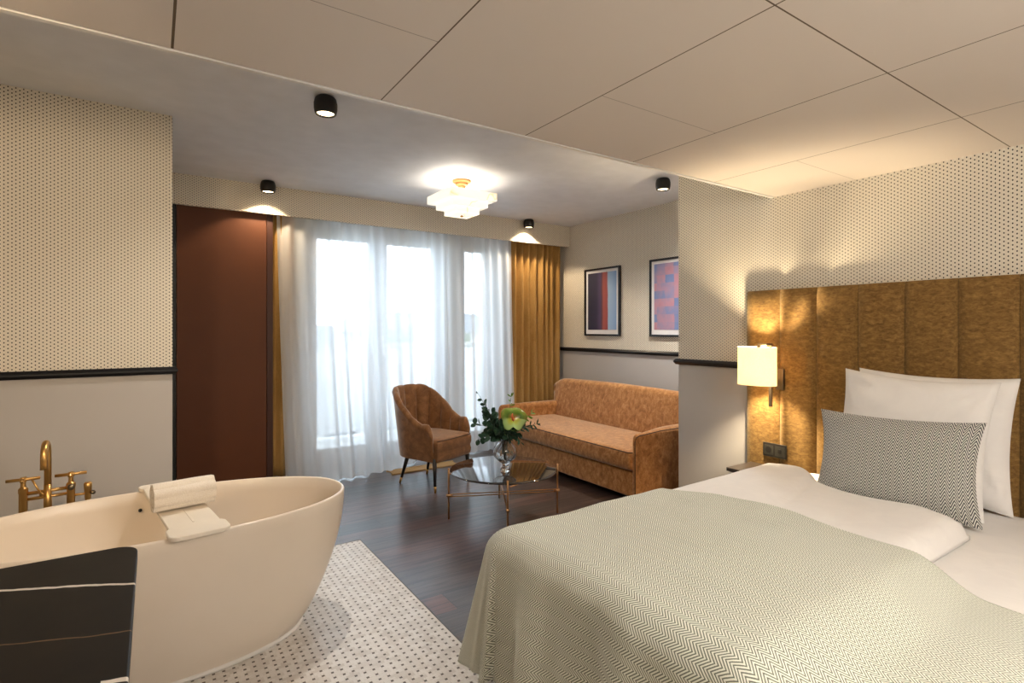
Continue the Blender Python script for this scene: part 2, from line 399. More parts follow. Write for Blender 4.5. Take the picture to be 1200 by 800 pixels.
# ------------------------------------------------------------------ shell
struct(B().box(XL, XN, YB, YG+.3, -.1, 0).obj('floor', M['wood_floor'], smooth=False))
struct(B().box(XL, 1.18, YB, 3.645, .0005, .004).obj('floor', M['mosaic'], smooth=False))
e = B().box(1.18, 1.186, YB, 3.651, .0006, .006); e.box(XL, 1.18, 3.645, 3.651, .0006, .006)
struct(e.obj('trim_1', M['metaledge'], smooth=False))
w = M['wall']
struct(B().box(XL-T, .10, YL, YL+T, 0, ZC).obj('wall_left', w, smooth=False))
struct(B().box(.10-T, .10, YL+T, YG, 0, ZC).obj('wall_alcove', w, smooth=False))
struct(B().box(XW, XW+T, YB, 2.87, 0, ZC).box(XW+T, XN, 2.87-T, 2.87, 0, ZC).obj('wall_bed', w, smooth=False))
struct(B().box(XN, XN+T, 2.87-T, YG, 0, ZC).obj('wall_right', w, smooth=False))
struct(B().box(XL-T, XL, YB, YL, 0, ZC).obj('wall_side', M['greige'], smooth=False))
struct(B().box(XL-T, XW+T, YB-T, YB, 0, ZC).obj('wall_rear', M['greige'], smooth=False))
struct(B().box(.10, XN, YV, YV+.035, 2.545, ZC).obj('wall_bulkhead', w, smooth=False))
# window wall with three openings
D1 = (1.34, 2.12); D2 = (2.12, 2.90); D3 = (3.13, 3.64); ZT = 2.56
b = B()
for x0, x1 in ((.10, D1[0]), (D2[1], D3[0]), (D3[1], XN)): b.box(x0, x1, YG, YG+.3, 0, ZC)
b.box(D1[0], D2[1], YG, YG+.3, ZT, ZC); b.box(D3[0], D3[1], YG, YG+.3, ZT, ZC)
struct(b.obj('wall_window', w, smooth=False))
struct(B().box(XL, XN, YE, YG+.3, ZC, ZC+.1).obj('ceiling', M['ceiling'], smooth=False))
struct(B().box(XL, XW, YB, YE-.03, ZD, ZD+.1).box(XL, XW, YE-.05, YE-.02, ZD+.02, ZC+.1).obj('ceiling', M['tileceil'], smooth=False))
struct(B().box(XL, XW, YE-.03, YE-.02, ZD+.004, ZD+.05).box(XL, XW, YE-.02, YE, ZD-.003, ZD+.04).obj('trim_2', M['trimwhite'], smooth=False))

# dado rails
def rail_profile(sgn=1):
    return [(0, 1.168), (.016, 1.168), (.022, 1.176), (.030, 1.186), (.030, 1.196), (.022, 1.206), (.016, 1.214), (0, 1.214)]
def rail_x(name, x0, x1, y, m0=0, m1=0):   # on a wall whose face looks towards -Y
    r = [[(x0-(d if m0 else 0), y-d, z) for d, z in rail_profile()], [(x1+(d if m1 else 0), y-d, z) for d, z in rail_profile()]]
    b = B().grid(r, closed_u=True); n = len(r[0]); b.f += [tuple(range(n))[::-1], tuple(range(n, 2*n))]; b.mi += [0, 0]
    return struct(b.obj(name, M['blackrail'], smooth=False))
def rail_y(name, y0, y1, x, m0=0, m1=0):   # on a wall whose face looks towards -X
    r = [[(x-d, y0-(d if m0 else 0), z) for d, z in rail_profile()], [(x-d, y1+(d if m1 else 0), z) for d, z in rail_profile()]]
    b = B().grid(r, closed_u=True); n = len(r[0]); b.f += [tuple(range(n))[::-1], tuple(range(n, 2*n))]; b.mi += [0, 0]
    return struct(b.obj(name, M['blackrail'], smooth=False))
rail_x('trim_3', XL, .10, YL, 0, 1)
rail_y('trim_4', 2.24, 2.87, XW, 0, 1)
rail_y('trim_5', 2.87, YG, XN)
for k, (x0, x1) in enumerate(((.98, D1[0]), (D2[1], D3[0]), (D3[1], XN))): rail_x('trim_%d' % (6+k), x0, x1, YG)

# french windows
def french(name, x0, x1, knob):
    fr = B(); y0, y1 = YG+.02, YG+.09
    fr.box(x0, x0+.035, y0, y1+.02, 0, ZT); fr.box(x1-.035, x1, y0, y1+.02, 0, ZT); fr.box(x0+.035, x1-.035, y0, y1+.02, ZT-.035, ZT); fr.box(x0+.035, x1-.035, y0, y1+.02, 0, .03)
    a, c = x0+.035, x1-.035
    fr.box(a+.002, a+.07, y0-.015, y1, .034, ZT-.04); fr.box(c-.07, c-.002, y0-.015, y1, .034, ZT-.04)
    fr.box(a+.07, c-.07, y0-.015, y1, ZT-.13, ZT-.04); fr.box(a+.07, c-.07, y0-.015, y1, .034, .16)
    f = struct(fr.obj(name, M['white_frame'], smooth=False))
    p = B().box(a+.068, c-.068, YG+.05, YG+.056, .158, ZT-.128).obj('glass_pane', M['pane'], f, smooth=False)
    h = B().box(knob-.006, knob+.006, y0-.045, y0-.03, 1.0, 1.13).box(knob-.012, knob+.012, y0-.032, y0-.015, 1.08, 1.15).obj('handle', M['nickel'], f, bevel=.003)
    return f
french('door_1', D1[0], D1[1], D1[1]-.07); french('door_2', D2[0], D2[1], D2[0]+.07); french('door_3', D3[0], D3[1], D3[1]-.07)

# ------------------------------------------------------------------ outside
struct(B().box(-1, 7, YG+.3, 7.5, -.12, -.02).obj('balcony_floor', M['balcony'], smooth=False))
t = thing('balcony_railing', 'pale balcony railing with top bar outside the windows', 'railing', (2.5, 7.4, -.02))
B().box(-3.5, 4.5, -.03, .03, 1.22, 1.27).obj('top_bar', M['facade'], t, smooth=False)
B().box(-3.5, 4.5, -.012, .012, .06, 1.2).obj('infill_panel', M['white_frame'], t, smooth=False)
for k in range(7): B().box(-3.4+k*1.3, -3.36+k*1.3, -.03, .03, 0, 1.22).obj('post', M['facade'], t, smooth=False)
def building(name, label, x0, x1, y, z1, rows, cols, depth=8.):
    t = thing(name, label, 'building', ((x0+x1)/2, y, -9), 0, None)
    h = z1+9; w = x1-x0
    B().box(-w/2, w/2, 0, depth, 0, h).obj('facade', M['facade'], t, smooth=False)
    r = [(-w/2-.3, -.3, h), (w/2+.3, -.3, h), (w/2+.3, depth+.3, h), (-w/2-.3, depth+.3, h), (-w/2+.8, 1.2, h+1.1), (w/2-.8, 1.2, h+1.1), (w/2-.8, depth-1.2, h+1.1), (-w/2+.8, depth-1.2, h+1.1)]
    B().add(r, [(0, 3, 2, 1), (4, 5, 6, 7), (0, 1, 5, 4), (1, 2, 6, 5), (2, 3, 7, 6), (3, 0, 4, 7)]).obj('roof', M['roofing'], t, smooth=False)
    for i in range(cols):
        for j in range(rows):
            cx = -w/2+(i+.5)*w/cols; cz = h-1.9-j*2.9
            f = B(); f.box(cx-.55, cx+.55, -.06, .02, cz-.8, cz+.8)
            f.obj('window', M['farglass'], t, smooth=False)
    return t
building('apartment_building', 'pale apartment building with grey roof seen through the left french window', -1., 9.2, 30, .6, 4, 6)
building('apartment_building', 'taller pale apartment building with grey roof behind the sheer curtain centre', 9.6, 17, 27, 1.3, 4, 5)
building('apartment_building', 'pale apartment building with grey roof seen through the narrow right window', 17.6, 30, 30, 1.2, 4, 7)
def tree(x, y, h, label):
    t = thing('tree', label, 'tree', (x, y, -9))
    B().tube([(0, 0, 0), (.1, 0, h*.5), (0, .1, h*.7)], [.3, .2, .12], 10).obj('trunk', M['stem'], t)
    b = B(); rows = []
    for i in range(13):
        a = PI*i/12; row = []
        for k in range(20):
            p = 2*PI*k/20; d = Vector((S(a)*CO(p), S(a)*S(p), CO(a))); r = 2.6*(1+.35*noise.noise(d*2.3+Vector((x, y, 0))))
            row.append((d.x*r, d.y*r, h*.82+d.z*r*1.15))
        rows.append(row)
    b.grid(rows, closed_u=True).obj('crown', M['foliage'], t)
tree(3.2, 23, 10.2, 'rounded tree outside the left french window in front of the far building')
tree(10.6, 23, 9.6, 'rounded tree outside in front of the taller pale building')
struct(B().box(-40, 60, YG+.6, 90, -9.2, -9).obj('ground', M['balcony'], smooth=False))

# ------------------------------------------------------------------ tall brown panel
t = thing('tall_panel', 'tall glossy reddish-brown panel between the left wall and the ochre curtain', 'panel', (.5, 5.58, 0))
box('panel_board', (.168, .897, 5.56, 5.60, .004, 2.62), M['panel'], t, .003, world=True)
box('edge_strip', (.128, .165, 5.555, 5.60, .004, 2.62), M['black'], t, .002, world=True)['label'] = 'black edge strip'
box('edge_strip', (.900, .955, 5.565, 5.595, .004, 2.62), M['jamb'], t, .002, world=True)

# ------------------------------------------------------------------ curtains
def curtain(name, mat, x0, x1, y, z0, z1, amp, wl, seed, label, fw=None, nx=None, thick=0., hem_amp=1.6, edge=0.):
    rnd = random.Random(seed); L = x1-x0; nx = nx or int(L/.008); nz = 26
    ph = []; a = 0
    # irregular fold phases
    knots = [0.]
    while knots[-1] < L: knots.append(knots[-1]+wl*rnd.uniform(.65, 1.4))
    amps = [rnd.uniform(.55, 1.25) for _ in knots]
    def fold(s):
        for i in range(len(knots)-1):
            if knots[i] <= s <= knots[i+1]:
                t = (s-knots[i])/(knots[i+1]-knots[i])
                a0, a1 = amps[i], amps[i+1]
                return S(2*PI*t)*(a0*(1-t)+a1*t), CO(2*PI*t)
        return 0., 1.
    rows = []; uvs = []
    for j in range(nz+1):
        t = j/nz; z = z0+(z1-z0)*t; row = []
        for i in range(nx+1):
            s = L*i/nx; f, g = fold(s)
            A = amp*(1+(hem_amp-1)*(1-t)**2)
            dx = .25*A*S(2*PI*s/wl/2.3+seed)*(1-t)
            dy = -(fw(s, 1-t) if fw else 0.)
            n = noise.noise(Vector((s*3, z*.6, seed)))*.012*(1-t)
            row.append((x0+s+dx+(edge*(1-t)*math.exp(-s/.15)), y+f*A+dy+n, z)); uvs.append((s/L, t))
        rows.append(row)
    b = B().grid(rows); b.uv = uvs
    o = b.obj(name, mat, None)
    if thick:
        m = o.modifiers.new('cloth', 'SOLIDIFY'); m.thickness = thick; m.offset = 0
    return o
o = curtain('curtain', M['ochre'], 3.74, 4.55, 5.64, .012, 2.70, .034, .105, 3, '', thick=.004, hem_amp=1.1)
tag(o, 'wide ochre velvet curtain in deep folds beside the sofa', 'curtain')
o = curtain('curtain', M['ochre'], .965, 1.15, 5.64, .012, 2.70, .022, .09, 5, '', thick=.004, hem_amp=1.3)
tag(o, 'narrow strip of ochre velvet curtain beside the tall reddish-brown panel', 'curtain')
def fwl(s, k):
    # the voile swings forward towards the hem
    return (.05+.36*math.exp(-((s-.55)/.55)**2)+.16*math.exp(-((s-1.15)/.3)**2))*k**1.6
o = curtain('sheer_curtain', M['sheer'], .99, 2.84, 5.60, .012, 2.70, .020, .145, 11, '', fw=fwl, hem_amp=1.5, edge=.06)
tag(o, 'long white sheer curtain over the two left french windows, hem spread on the floor', 'sheer curtain')
o = curtain('sheer_curtain', M['sheer'], 2.83, 3.735, 5.60, .012, 2.70, .022, .125, 23, '', fw=lambda s, k: .12*k**1.5, hem_amp=1.3)
tag(o, 'white sheer curtain over the narrow window, meeting the wide ochre curtain', 'sheer curtain')
t = thing('curtain_track', 'white curtain track behind the papered bulkhead above the windows', 'curtain track', (2.5, 5.62, 2.72))
B().box(.2, 4.58, 5.575, 5.685, 2.705, 2.73).obj('rail', M['white_frame'], t, smooth=False, world=True)
B().box(.2, 4.58, 5.60, 5.66, 2.73, ZC-.001).obj('bracket', M['white_frame'], t, smooth=False, world=True)
t = thing('floor_grille', 'tan slatted floor grille behind the brown armchair near the curtain', 'grille', (2.35, 5.17, 0))
b = B()
for k in range(7): b.box(-.36, .36, -.06+k*.018, -.05+k*.018, .0, .012)
b.box(-.38, .38, -.075, -.062, 0, .014); b.box(-.38, .38, .07, .083, 0, .014)
b.obj('slats', M['cardboard'], t, smooth=False)

# ------------------------------------------------------------------ sofa
def build_sofa():
    t = thing('sofa', 'rust velvet three-seat sofa with rounded back and arms against the right wall', 'sofa', (3.85, 4.2, 0))
    Y0, Y1 = 3.10, 5.20; X0 = 3.29; aw = .155
    b = B(); pr = roundrect(X0+.02, 4.38, Y0+.03, Y1-.03, .02, 3)
    b.prism(pr, .05, .272); b.obj('base', M['sofa'], t, bevel=.012, world=True)
    # arms: slab with rolled top, rounded front top corner
    def arm(y0, y1, nm):
        yc = (y0+y1)/2; hw = (y1-y0)/2; rows = []
        N = 14
        top = .585
        def sect(x, zt, inset):
            full = (y1-y0); w_ = .035+(full-.035)*sm((x-X0)/.55)-inset; r = w_/2; yc = (y0+r) if nm == 'a' else (y1-r); ht = min(.045, .012+r*.8); pts = []
            pts.append((x, yc-r, .05)); pts.append((x, yc-r, zt-ht))
            for k in range(N+1):
                a = PI-PI*k/N
                pts.append((x, yc+r*CO(a), zt-ht+ht*S(a)))
            pts.append((x, yc+r, .05)); return pts
        xs = []
        R = .04
        for k in range(7):
            a = PI/2*k/6; xs.append((X0+R*(1-S(a))*1., top-R*(1-CO(a)), .0 if k < 0 else .012*(k/6)**2))
        xs = xs[::-1]
        rows = [sect(x, zt, ins) for x, zt, ins in xs]
        for x in (3.36, 3.42, 3.48, 3.55, 3.62, 3.70, 3.78, 3.86, 4.1, 4.25): rows.append(sect(x, top+.012*sm((x-3.3)/.4), 0.))
        b = B().grid(rows, closed_u=True); n = len(rows[0]); m = len(rows)
        b.f += [tuple(range(n))[::-1], tuple((m-1)*n+i for i in range(n))]; b.mi += [0, 0]
        a = b.obj('armrest', M['sofa'], t, world=True, angle=60)
        ye = (y0+.002) if nm == 'a' else (y1-.002)
        path = [(X0+.003, ye, .06), (X0+.002, ye, top-.06), (X0+.014, ye, top-.028), (X0+.05, ye, top-.016), (3.6, ye, top-.004+.003), (4.0, ye, top-.012+.012)]
        B().tube(path, .0045, 6).obj('piping', M['piping'], a, world=True)
    arm(Y0, Y0+aw, 'a'); arm(Y1-aw, Y1, 'b')
    # backrest: swept section with rounded ends
    N = 48; rows = []
    ya, yb = Y0+.02, Y1-.01
    for i in range(N+1):
        u = i/N; e = min(u, 1-u)*(yb-ya); k = min(1., e/.16); rd = math.sqrt(max(0., 1-(1-k)**2))
        zt = .69+(.165+.020*S(PI*u))*rd; sh = .05*(1-rd)
        sec = []
        for q in range(9):
            z = .30+(zt-.07-.30)*q/8; sec.append((3.99+.09*(q/8)**1.6+sh, z))
        for q in range(1, 9):
            a = PI-PI*q/8; sec.append((4.16+.08*CO(a)+sh*.3, zt-.07+.07*S(a)))
        sec += [(4.27, .5), (4.3, .28)]
        row = []
        for x, z in sec:
            end = (1-k)**1.5*(.075*sm((z-.60)/.13))
            y = ya+(yb-ya)*u+(end if u > .5 else -end); row.append((x, y, z))
        rows.append(row)
    b = B().grid(rows, closed_u=True); n = len(rows[0]); b.f += [tuple(range(n))[::-1], tuple(N*n+i for i in range(n))]; b.mi += [0, 0]
    b.obj('backrest', M['sofa'], t, world=True, angle=70)
    # seat cushion
    ys, ye, xs, xe = Y0+.030, Y1-.040, 3.262, 3.99
    z0, z1 = .278, .438
    rows = []; NX, NY = 24, 40
    def ring(ins, z, dome=0):
        pr = roundrect(xs+ins, xe-ins*.2, ys+ins*.4, ye-ins*.4, .03, 4)
        return [(x, y, z) for x, y in pr]
    prof = [(.03, z0), (.008, z0+.012), (0, z0+.04), (-.006, z0+.08), (0, z1-.03), (.004, z1-.012), (.02, z1)]
    rr = [ring(i, z) for i, z in prof]
    for k in (.08, .16, .26): 
        pr = roundrect(xs+k, xe-k, ys+k, ye-k, .02, 4); rr.append([(x, y, z1+.010*min(1, k*6)) for x, y in pr])
    b = B().grid(rr, closed_u=True); n = len(rr[0]); b.f += [tuple(range(n))[::-1], tuple((len(rr)-1)*n+i for i in range(n))]; b.mi += [0, 0]
    c = b.obj('seat_cushion', M['sofa'], t, world=True, angle=60)
    pr = roundrect(xs+.003, xe, ys+.003, ye-.003, .03, 4)
    B().tube([(x, y, z1-.008) for x, y in pr]+[(pr[0][0], pr[0][1], z1-.008)], .005, 6).obj('piping', M['piping'], c, world=True)
    for x in (3.36, 4.25):
        for y in (Y0+.1, Y1-.1): B().lathe([(.018, 0), (.026, .052)], (x, y, 0), 12).obj('leg', M['blackwood'], t, world=True)
build_sofa()

# ------------------------------------------------------------------ armchair
def build_armchair():
    t = thing('armchair', 'tan brown velvet tub armchair with channel back and black tapered legs', 'armchair', (2.178, 4.705, 0), math.radians(22))
    # centreline of the shell (plan), s in 0..1
    def path(s, off=0.):
        ls = .30; R = .262; arc = PI*R; tot = 2*ls+arc; d = s*tot
        if d < ls: x, y, nx, ny = -R, -.30+d, -1., 0.
        elif d < ls+arc:
            a = PI-(d-ls)/R; x, y, nx, ny = R*CO(a), 0.+R*S(a)*1.08, CO(a), S(a)
        else: x, y, nx, ny = R, 0.-(d-ls-arc), 1., 0.
        return x+nx*off, y+ny*off
    NS, th = 120, .028; rows = []
    NCH = 12
    for i in range(NS+1):
        s = i/NS; q = abs(2*s-1)      # 1 at the fronts of the arms, 0 at the back
        top = .60+.30*sm((1-q-.14)/.66)-.06*sm((q-.93)/.07)
        ch = abs(S(PI*s*NCH))**.55
        endk = 1.
        e = min(s, 1-s)*1.465; rd = math.sqrt(max(0, 1-(1-min(1, e/.05))**2))
        lean = .045*(1-q)
        sec = []
        tt = th*(.35+.65*rd)
        for k in range(7):
            f = k/6; z = .268+(top-.06-.268)*f
            sec.append((*path(s, tt*.7+lean*f-.03*(1-f)), z))
        for k in range(1, 8):
            a = PI*k/8; bulge = (.007*ch if k > 2 else .004*ch)
            sec.append((*path(s, lean+(tt*1.0+bulge)*CO(a)), top-.06*(1) + (.05*rd+.01+bulge)*S(a)))
        for k in range(7):
            f = 1-k/6; z = .40+(top-.06-.40)*f
            sec.append((*path(s, -tt*.8-.022*ch+lean*f), z))
        sec.append((*path(s, -tt*.5-.02), .30))
        rows.append(sec)
    b = B().grid(rows, closed_u=True); n = len(rows[0]); b.f += [tuple(range(n))[::-1], tuple(NS*n+i for i in range(n))]; b.mi += [0, 0]
    b.obj('backrest', M['chair'], t, angle=75)
    # seat with a D-shaped plan
    def dpoly(k):
        p = []
        for j in range(9): p.append((-.235+.47*j/8, -.335+k-.012*S(PI*j/8)))
        out = [(x*(1-k*3), y) for x, y in p]
        for j in range(13):
            a = PI*j/12; out.append(((.237-k)*CO(a), .02+(.225-k)*S(a)))
        return out
    def ring(k, z, dz=0.):
        return [(x, y, z) for x, y in dpoly(k)]
    rr = [ring(.02, .262), ring(.004, .27), ring(0, .29), ring(-.004, .32), ring(.003, .350), ring(.003, .357), ring(-.006, .385), ring(-.006, .43), ring(.002, .455), ring(.02, .468), ring(.06, .476), ring(.12, .480)]
    # front facing part reaches full width of the shell: widen the front row
    b = B().grid(rr, closed_u=True); n = len(rr[0]); b.f += [tuple(range(n))[::-1], tuple((len(rr)-1)*n+i for i in range(n))]; b.mi += [0, 0]
    c = b.obj('seat_cushion', M['chair'], t, angle=60)
    pp = dpoly(.003)[:9]
    B().tube([(x, y-.002, .456) for x, y in pp], .0045, 6).obj('piping', M['piping'], c)
    for sx in (-1, 1):
        for sy in (-1, 1):
            x, y = (.228*sx, -.295) if sy < 0 else (.150*sx, .10); dx, dy = (.007*sx, -.015) if sy < 0 else (.035*sx, .085)
            l = B().tube([(x, y, .30), (x+dx*.8, y+dy*.8, .055)], [.021, .0125], 12).obj('leg', M['blackwood'], t)
            B().tube([(x+dx*.8, y+dy*.8, .056), (x+dx, y+dy, 0.0)], [.0128, .010], 12).obj('leg_tip', M['brass'], l)
build_armchair()

# ------------------------------------------------------------------ coffee table
TC = (2.275, 3.52)
def build_table():
    t = thing('coffee_table', 'low round coffee table with smoked glass top and thin brass legs', 'coffee table', (TC[0], TC[1], 0))
    B().lathe([(.405, .352), (.415, .355), (.418, .360), (.415, .366), (.405, .369)], n=72).obj('table_top', M['smoked'], t, angle=50)
    ang = [158, 241, 333, 62]; P = []
    for a in ang:
        x, y = .428*CO(math.radians(a)), .428*S(math.radians(a)); P.append((x, y))
        l = B().lathe([(.0075, 0), (.0075, .385), (.005, .389)], (x, y, 0), 12).obj('leg', M['palebrass'], t)
        B().tube([(x*1.04, y*1.04, .18), (x*.93, y*.93, .18)], .012, 10).obj('collar', M['palebrass'], l)
        B().tube([(x, y, .345), (x*.9, y*.9, .345)], .006, 8).obj('top_bracket', M['palebrass'], l)
    for (a, c, z) in ((0, 2, .188), (0, 2, .170), (1, 3, .188), (1, 3, .170)):
        B().tube([(*P[a], z+.001*a), (*P[c], z+.001*a)], .0042, 8).obj('stretcher', M['palebrass'], t)
    a, c = Vector((*P[1], .34)), Vector((*P[2], .34)); 
    B().tube([a.lerp(c, .05)*1., a.lerp(c, .95)*1.], .006, 8).obj('crossbar', M['palebrass'], t)
build_table()

# vase and flowers
VX, VY, VZ = 2.235, 3.435, .370
t = thing('vase', 'ribbed clear glass bulb vase standing on the smoked glass table', 'vase', (VX, VY, VZ))
n = 48; rows = []
prof = [(.036, 0), (.038, .004), (.036, .018), (.026, .03), (.020, .045), (.026, .06), (.060, .085), (.086, .115), (.094, .15), (.084, .185), (.056, .212), (.044, .225), (.046, .24), (.056, .252)]
inner = [(.050, .250), (.040, .238), (.038, .225), (.050, .21), (.076, .184), (.084, .15), (.078, .12), (.055, .095), (.018, .072), (.010, .066)]
for r, z in prof+inner:
    rows.append([((r*(1+(.028*CO(14*2*PI*k/n) if .07 < z < .22 else 0)))*CO(2*PI*k/n), (r*(1+(.028*CO(14*2*PI*k/n) if .07 < z < .22 else 0)))*S(2*PI*k/n), z) for k in range(n)])
b = B().grid(rows, closed_u=True); b.f += [tuple(range(n))[::-1], tuple((len(rows)-1)*n+i for i in range(n))]; b.mi += [0, 0]
b.obj('glass_body', M['vase'], t)

VR = Vector((.831, -.556, 0)); VF = Vector((.556, .831, 0))      # across / away, for laying the stems out
def bez(p0, p1, p2, n=12):
    return [p0*(1-k/n)**2+p1*2*(k/n)*(1-k/n)+p2*(k/n)**2 for k in range(n+1)]
def leaf(b, base, d, nrm, L, W, curl=.2, n=6):
    d = d.normalized(); side = d.cross(nrm).normalized(); up = side.cross(d)
    rows = []
    for i in range(n+1):
        t = i/n; w = W*S(PI*min(1, t*.94+.03))**.7*.5; c = base+d*L*t+up*(-curl*L*t*t)
        rows.append([c-side*w+up*.12*w, c, c+side*w+up*.12*w])
    b.grid(rows)
base = Vector((VX, VY, VZ))
def sprig(name, label, cat, end, bow, leafL, leafW, nl, mat, seed, pair=True, narrow=False):
    rnd = random.Random(seed); t = thing(name, label, cat, base+Vector((0, 0, .08)), 0, None)
    o = Vector((rnd.uniform(-.006, .006), rnd.uniform(-.006, .006), .0)); nk = Vector((rnd.uniform(-.022, .022), rnd.uniform(-.022, .022), .155))
    pts = bez(o, o*.5+nk*.6, nk, 5)+bez(nk, nk+bow, end, 14)[1:]
    B().tube(pts, [.0028-.0016*i/len(pts) for i in range(len(pts))], 6).obj('stem', M['stem'], t)
    b = B(); N = len(pts)
    for k in range(nl):
        f = .36+.64*k/(nl-1); i = min(N-2, int(f*(N-1))); p = pts[i].lerp(pts[i+1], f*(N-1)-i); d = (pts[i+1]-pts[i]).normalized()
        for sgn in ((-1, 1) if pair else (rnd.choice((-1, 1)),)):
            rv = Vector((rnd.uniform(-1, 1), rnd.uniform(-1, 1), rnd.uniform(-.4, .8))).normalized()
            out = (d.cross(rv)*sgn*.9+d*.45).normalized(); sc = (1-.45*f)*rnd.uniform(.8, 1.2)
            leaf(b, p, out, rv, leafL*sc*LS, leafW*sc*LS, rnd.uniform(0, .4))
    if name == 'fern_sprig': leaf(b, pts[-1]-0*d, d, VF, leafL*.6, leafW*.6)
    b.obj('foliage', mat, t)
LS = 1.5
def E(r, f, z): return VR*r+VF*f+Vector((0, 0, z-VZ-.08))
eu = 'stems of eucalyptus in the vase'
specs = [(-.21, .02, .96, 'tall eucalyptus stem reaching highest over the armchair side of the vase', .044, .034, 10),
         (-.155, -.04, .88, 'dark eucalyptus stem beside the tallest one, leaning towards the armchair', .052, .042, 9),
         (-.23, .05, .72, 'eucalyptus stem spreading low towards the armchair seat', .056, .046, 9),
         (-.20, -.06, .62, 'lowest eucalyptus stem drooping over the table towards the armchair', .056, .046, 8),
         (-.10, .06, .80, 'short eucalyptus stem filling behind the anthurium', .056, .046, 8),
         (.02, .10, .80, 'eucalyptus stem standing straight up behind the anthurium', .05, .04, 8),
         (-.06, -.08, .66, 'short broad-leaved eucalyptus stem in front under the anthurium', .055, .05, 8),
         (.10, -.02, .64, 'short eucalyptus stem leaning over the vase rim towards the sofa', .05, .04, 8),
         (-.12, -.09, .70, 'dense eucalyptus stem at the front, between vase rim and armchair', .055, .046, 8),
         (-.165, .0, .80, 'middle eucalyptus stem of the fan on the armchair side of the vase', .05, .042, 11),
         (-.05, .0, .72, 'leafy eucalyptus stem directly below the anthurium on the armchair side', .055, .046, 9),
         (.03, -.07, .63, 'leafy eucalyptus stem spilling over the front of the vase rim', .05, .044, 9),
         (.13, .02, .74, 'dark eucalyptus stem behind the anthurium on the sofa side', .045, .036, 9)]
for k, (r, f, z, lb, lL, lW, nl) in enumerate(specs):
    sprig('eucalyptus_stem', lb, 'foliage stem', E(r, f, z), VR*r*.15+Vector((0, 0, .09)), lL, lW, nl, M['eucalyptus'], 40+k)
fs = [(.045, .05, .93, 'bright green fern tip rising highest above the anthurium'),
      (.20, .03, .80, 'light green sprig reaching towards the sofa seat'),
      (.24, -.02, .73, 'low light green sprig drooping towards the sofa'),
      (.16, .06, .70, 'small green sprig between anthurium and sofa'),
      (.12, -.05, .60, 'green sprig hanging over the vase rim on the sofa side')]
for k, (r, f, z, lb) in enumerate(fs):
    sprig('fern_sprig', lb, 'foliage stem', E(r, f, z), VR*r*.2+Vector((0, 0, .10)), .050, .014, 12, M['fern'] if k < 2 else M['eucalyptus'], 70+k)
# anthurium
t = thing('anthurium_flower', 'large green anthurium bloom with orange centre facing out of the vase', 'flower', base+Vector((0, 0, .08)))
ce = E(.062, -.07, .775)
B().tube(bez(Vector((0, 0, 0)), Vector((.0, .0, .2)), ce+VF*.02, 14), .0035, 8).obj('stem', M['stem'], t)
b = B(); rows = []; uvs = []
nr, na = 9, 40
nf = (-VF*.9+Vector((0, 0, .38))-VR*.1).normalized(); ux = VR; uz = nf.cross(ux).normalized(); 
if uz.z < 0: uz = -uz
for i in range(nr+1):
    row = []
    for k in range(na):
        a = 2*PI*k/na; hr = .092*(1.-.10*S(a))*(1+.10*CO(2*a)*0) ; 
        notch = 1-.35*math.exp(-((a-1.5*PI)/.28)**2)
        r = hr*notch*i/nr*(1.08 if S(a) > 0 else 1.0)
        r *= 1+.07*S(3*a+.5)+.05*CO(5*a)
        p = ce+ux*r*CO(a)+uz*(r*S(a)+.012)+nf*(-.35*r*r/.09+(.020*S(3*a)+.022*max(0, S(a-.6)))*(i/nr)**2)
        row.append(p); uvs.append((i/nr, k/na))
    rows.append(row)
b.grid(rows, closed_u=True); b.uv = uvs
o = b.obj('spathe', M['spathe'], t); m = o.modifiers.new('thick', 'SOLIDIFY'); m.thickness = .0015
s0 = ce+nf*.002-uz*.01
B().tube([s0, s0+nf*.02+uz*.01-ux*.003, s0+nf*.042+uz*.028-ux*.006, s0+nf*.05+uz*.042], [.006, .008, .007, .003], 10).obj('spadix', M['spadix'], t)

# ------------------------------------------------------------------ pictures
def picture(name, label, y0, y1, z0, z1, mat, kind):
    t = thing(name, label, 'framed picture', (XN, (y0+y1)/2, z0)); fw = .022
    b = B().box(XN-.03, XN-.001, y0, y0+fw, z0, z1).box(XN-.03, XN-.001, y1-fw, y1, z0, z1).box(XN-.03, XN-.001, y0+fw, y1-fw, z0, z0+fw).box(XN-.03, XN-.001, y0+fw, y1-fw, z1-fw, z1)
    b.obj('frame', M['blackrail'], t, smooth=False, world=True)
    B().box(XN-.016, XN-.010, y0+fw, y1-fw, z0+fw, z1-fw).obj('mat_board', M['matboard'], t, smooth=False, world=True)
    # print kept in world coordinates so its drawing follows the wall
    p = B().box(XN-.0185, XN-.0162, y0+.06, y1-.06, z0+.075, z1-.055).obj('print', mat, t, smooth=False)
    p.location = -Vector(t.location)
picture('framed_picture', 'black framed abstract print of dark, rust and light blue vertical bands', 4.555, 5.175, 1.372, 2.208, mat_print('stripes'), 0)
picture('framed_picture', 'black framed abstract print of blue and pink patches, half hidden by the bed wall', 3.475, 4.095, 1.372, 2.220, mat_print('patches'), 1)

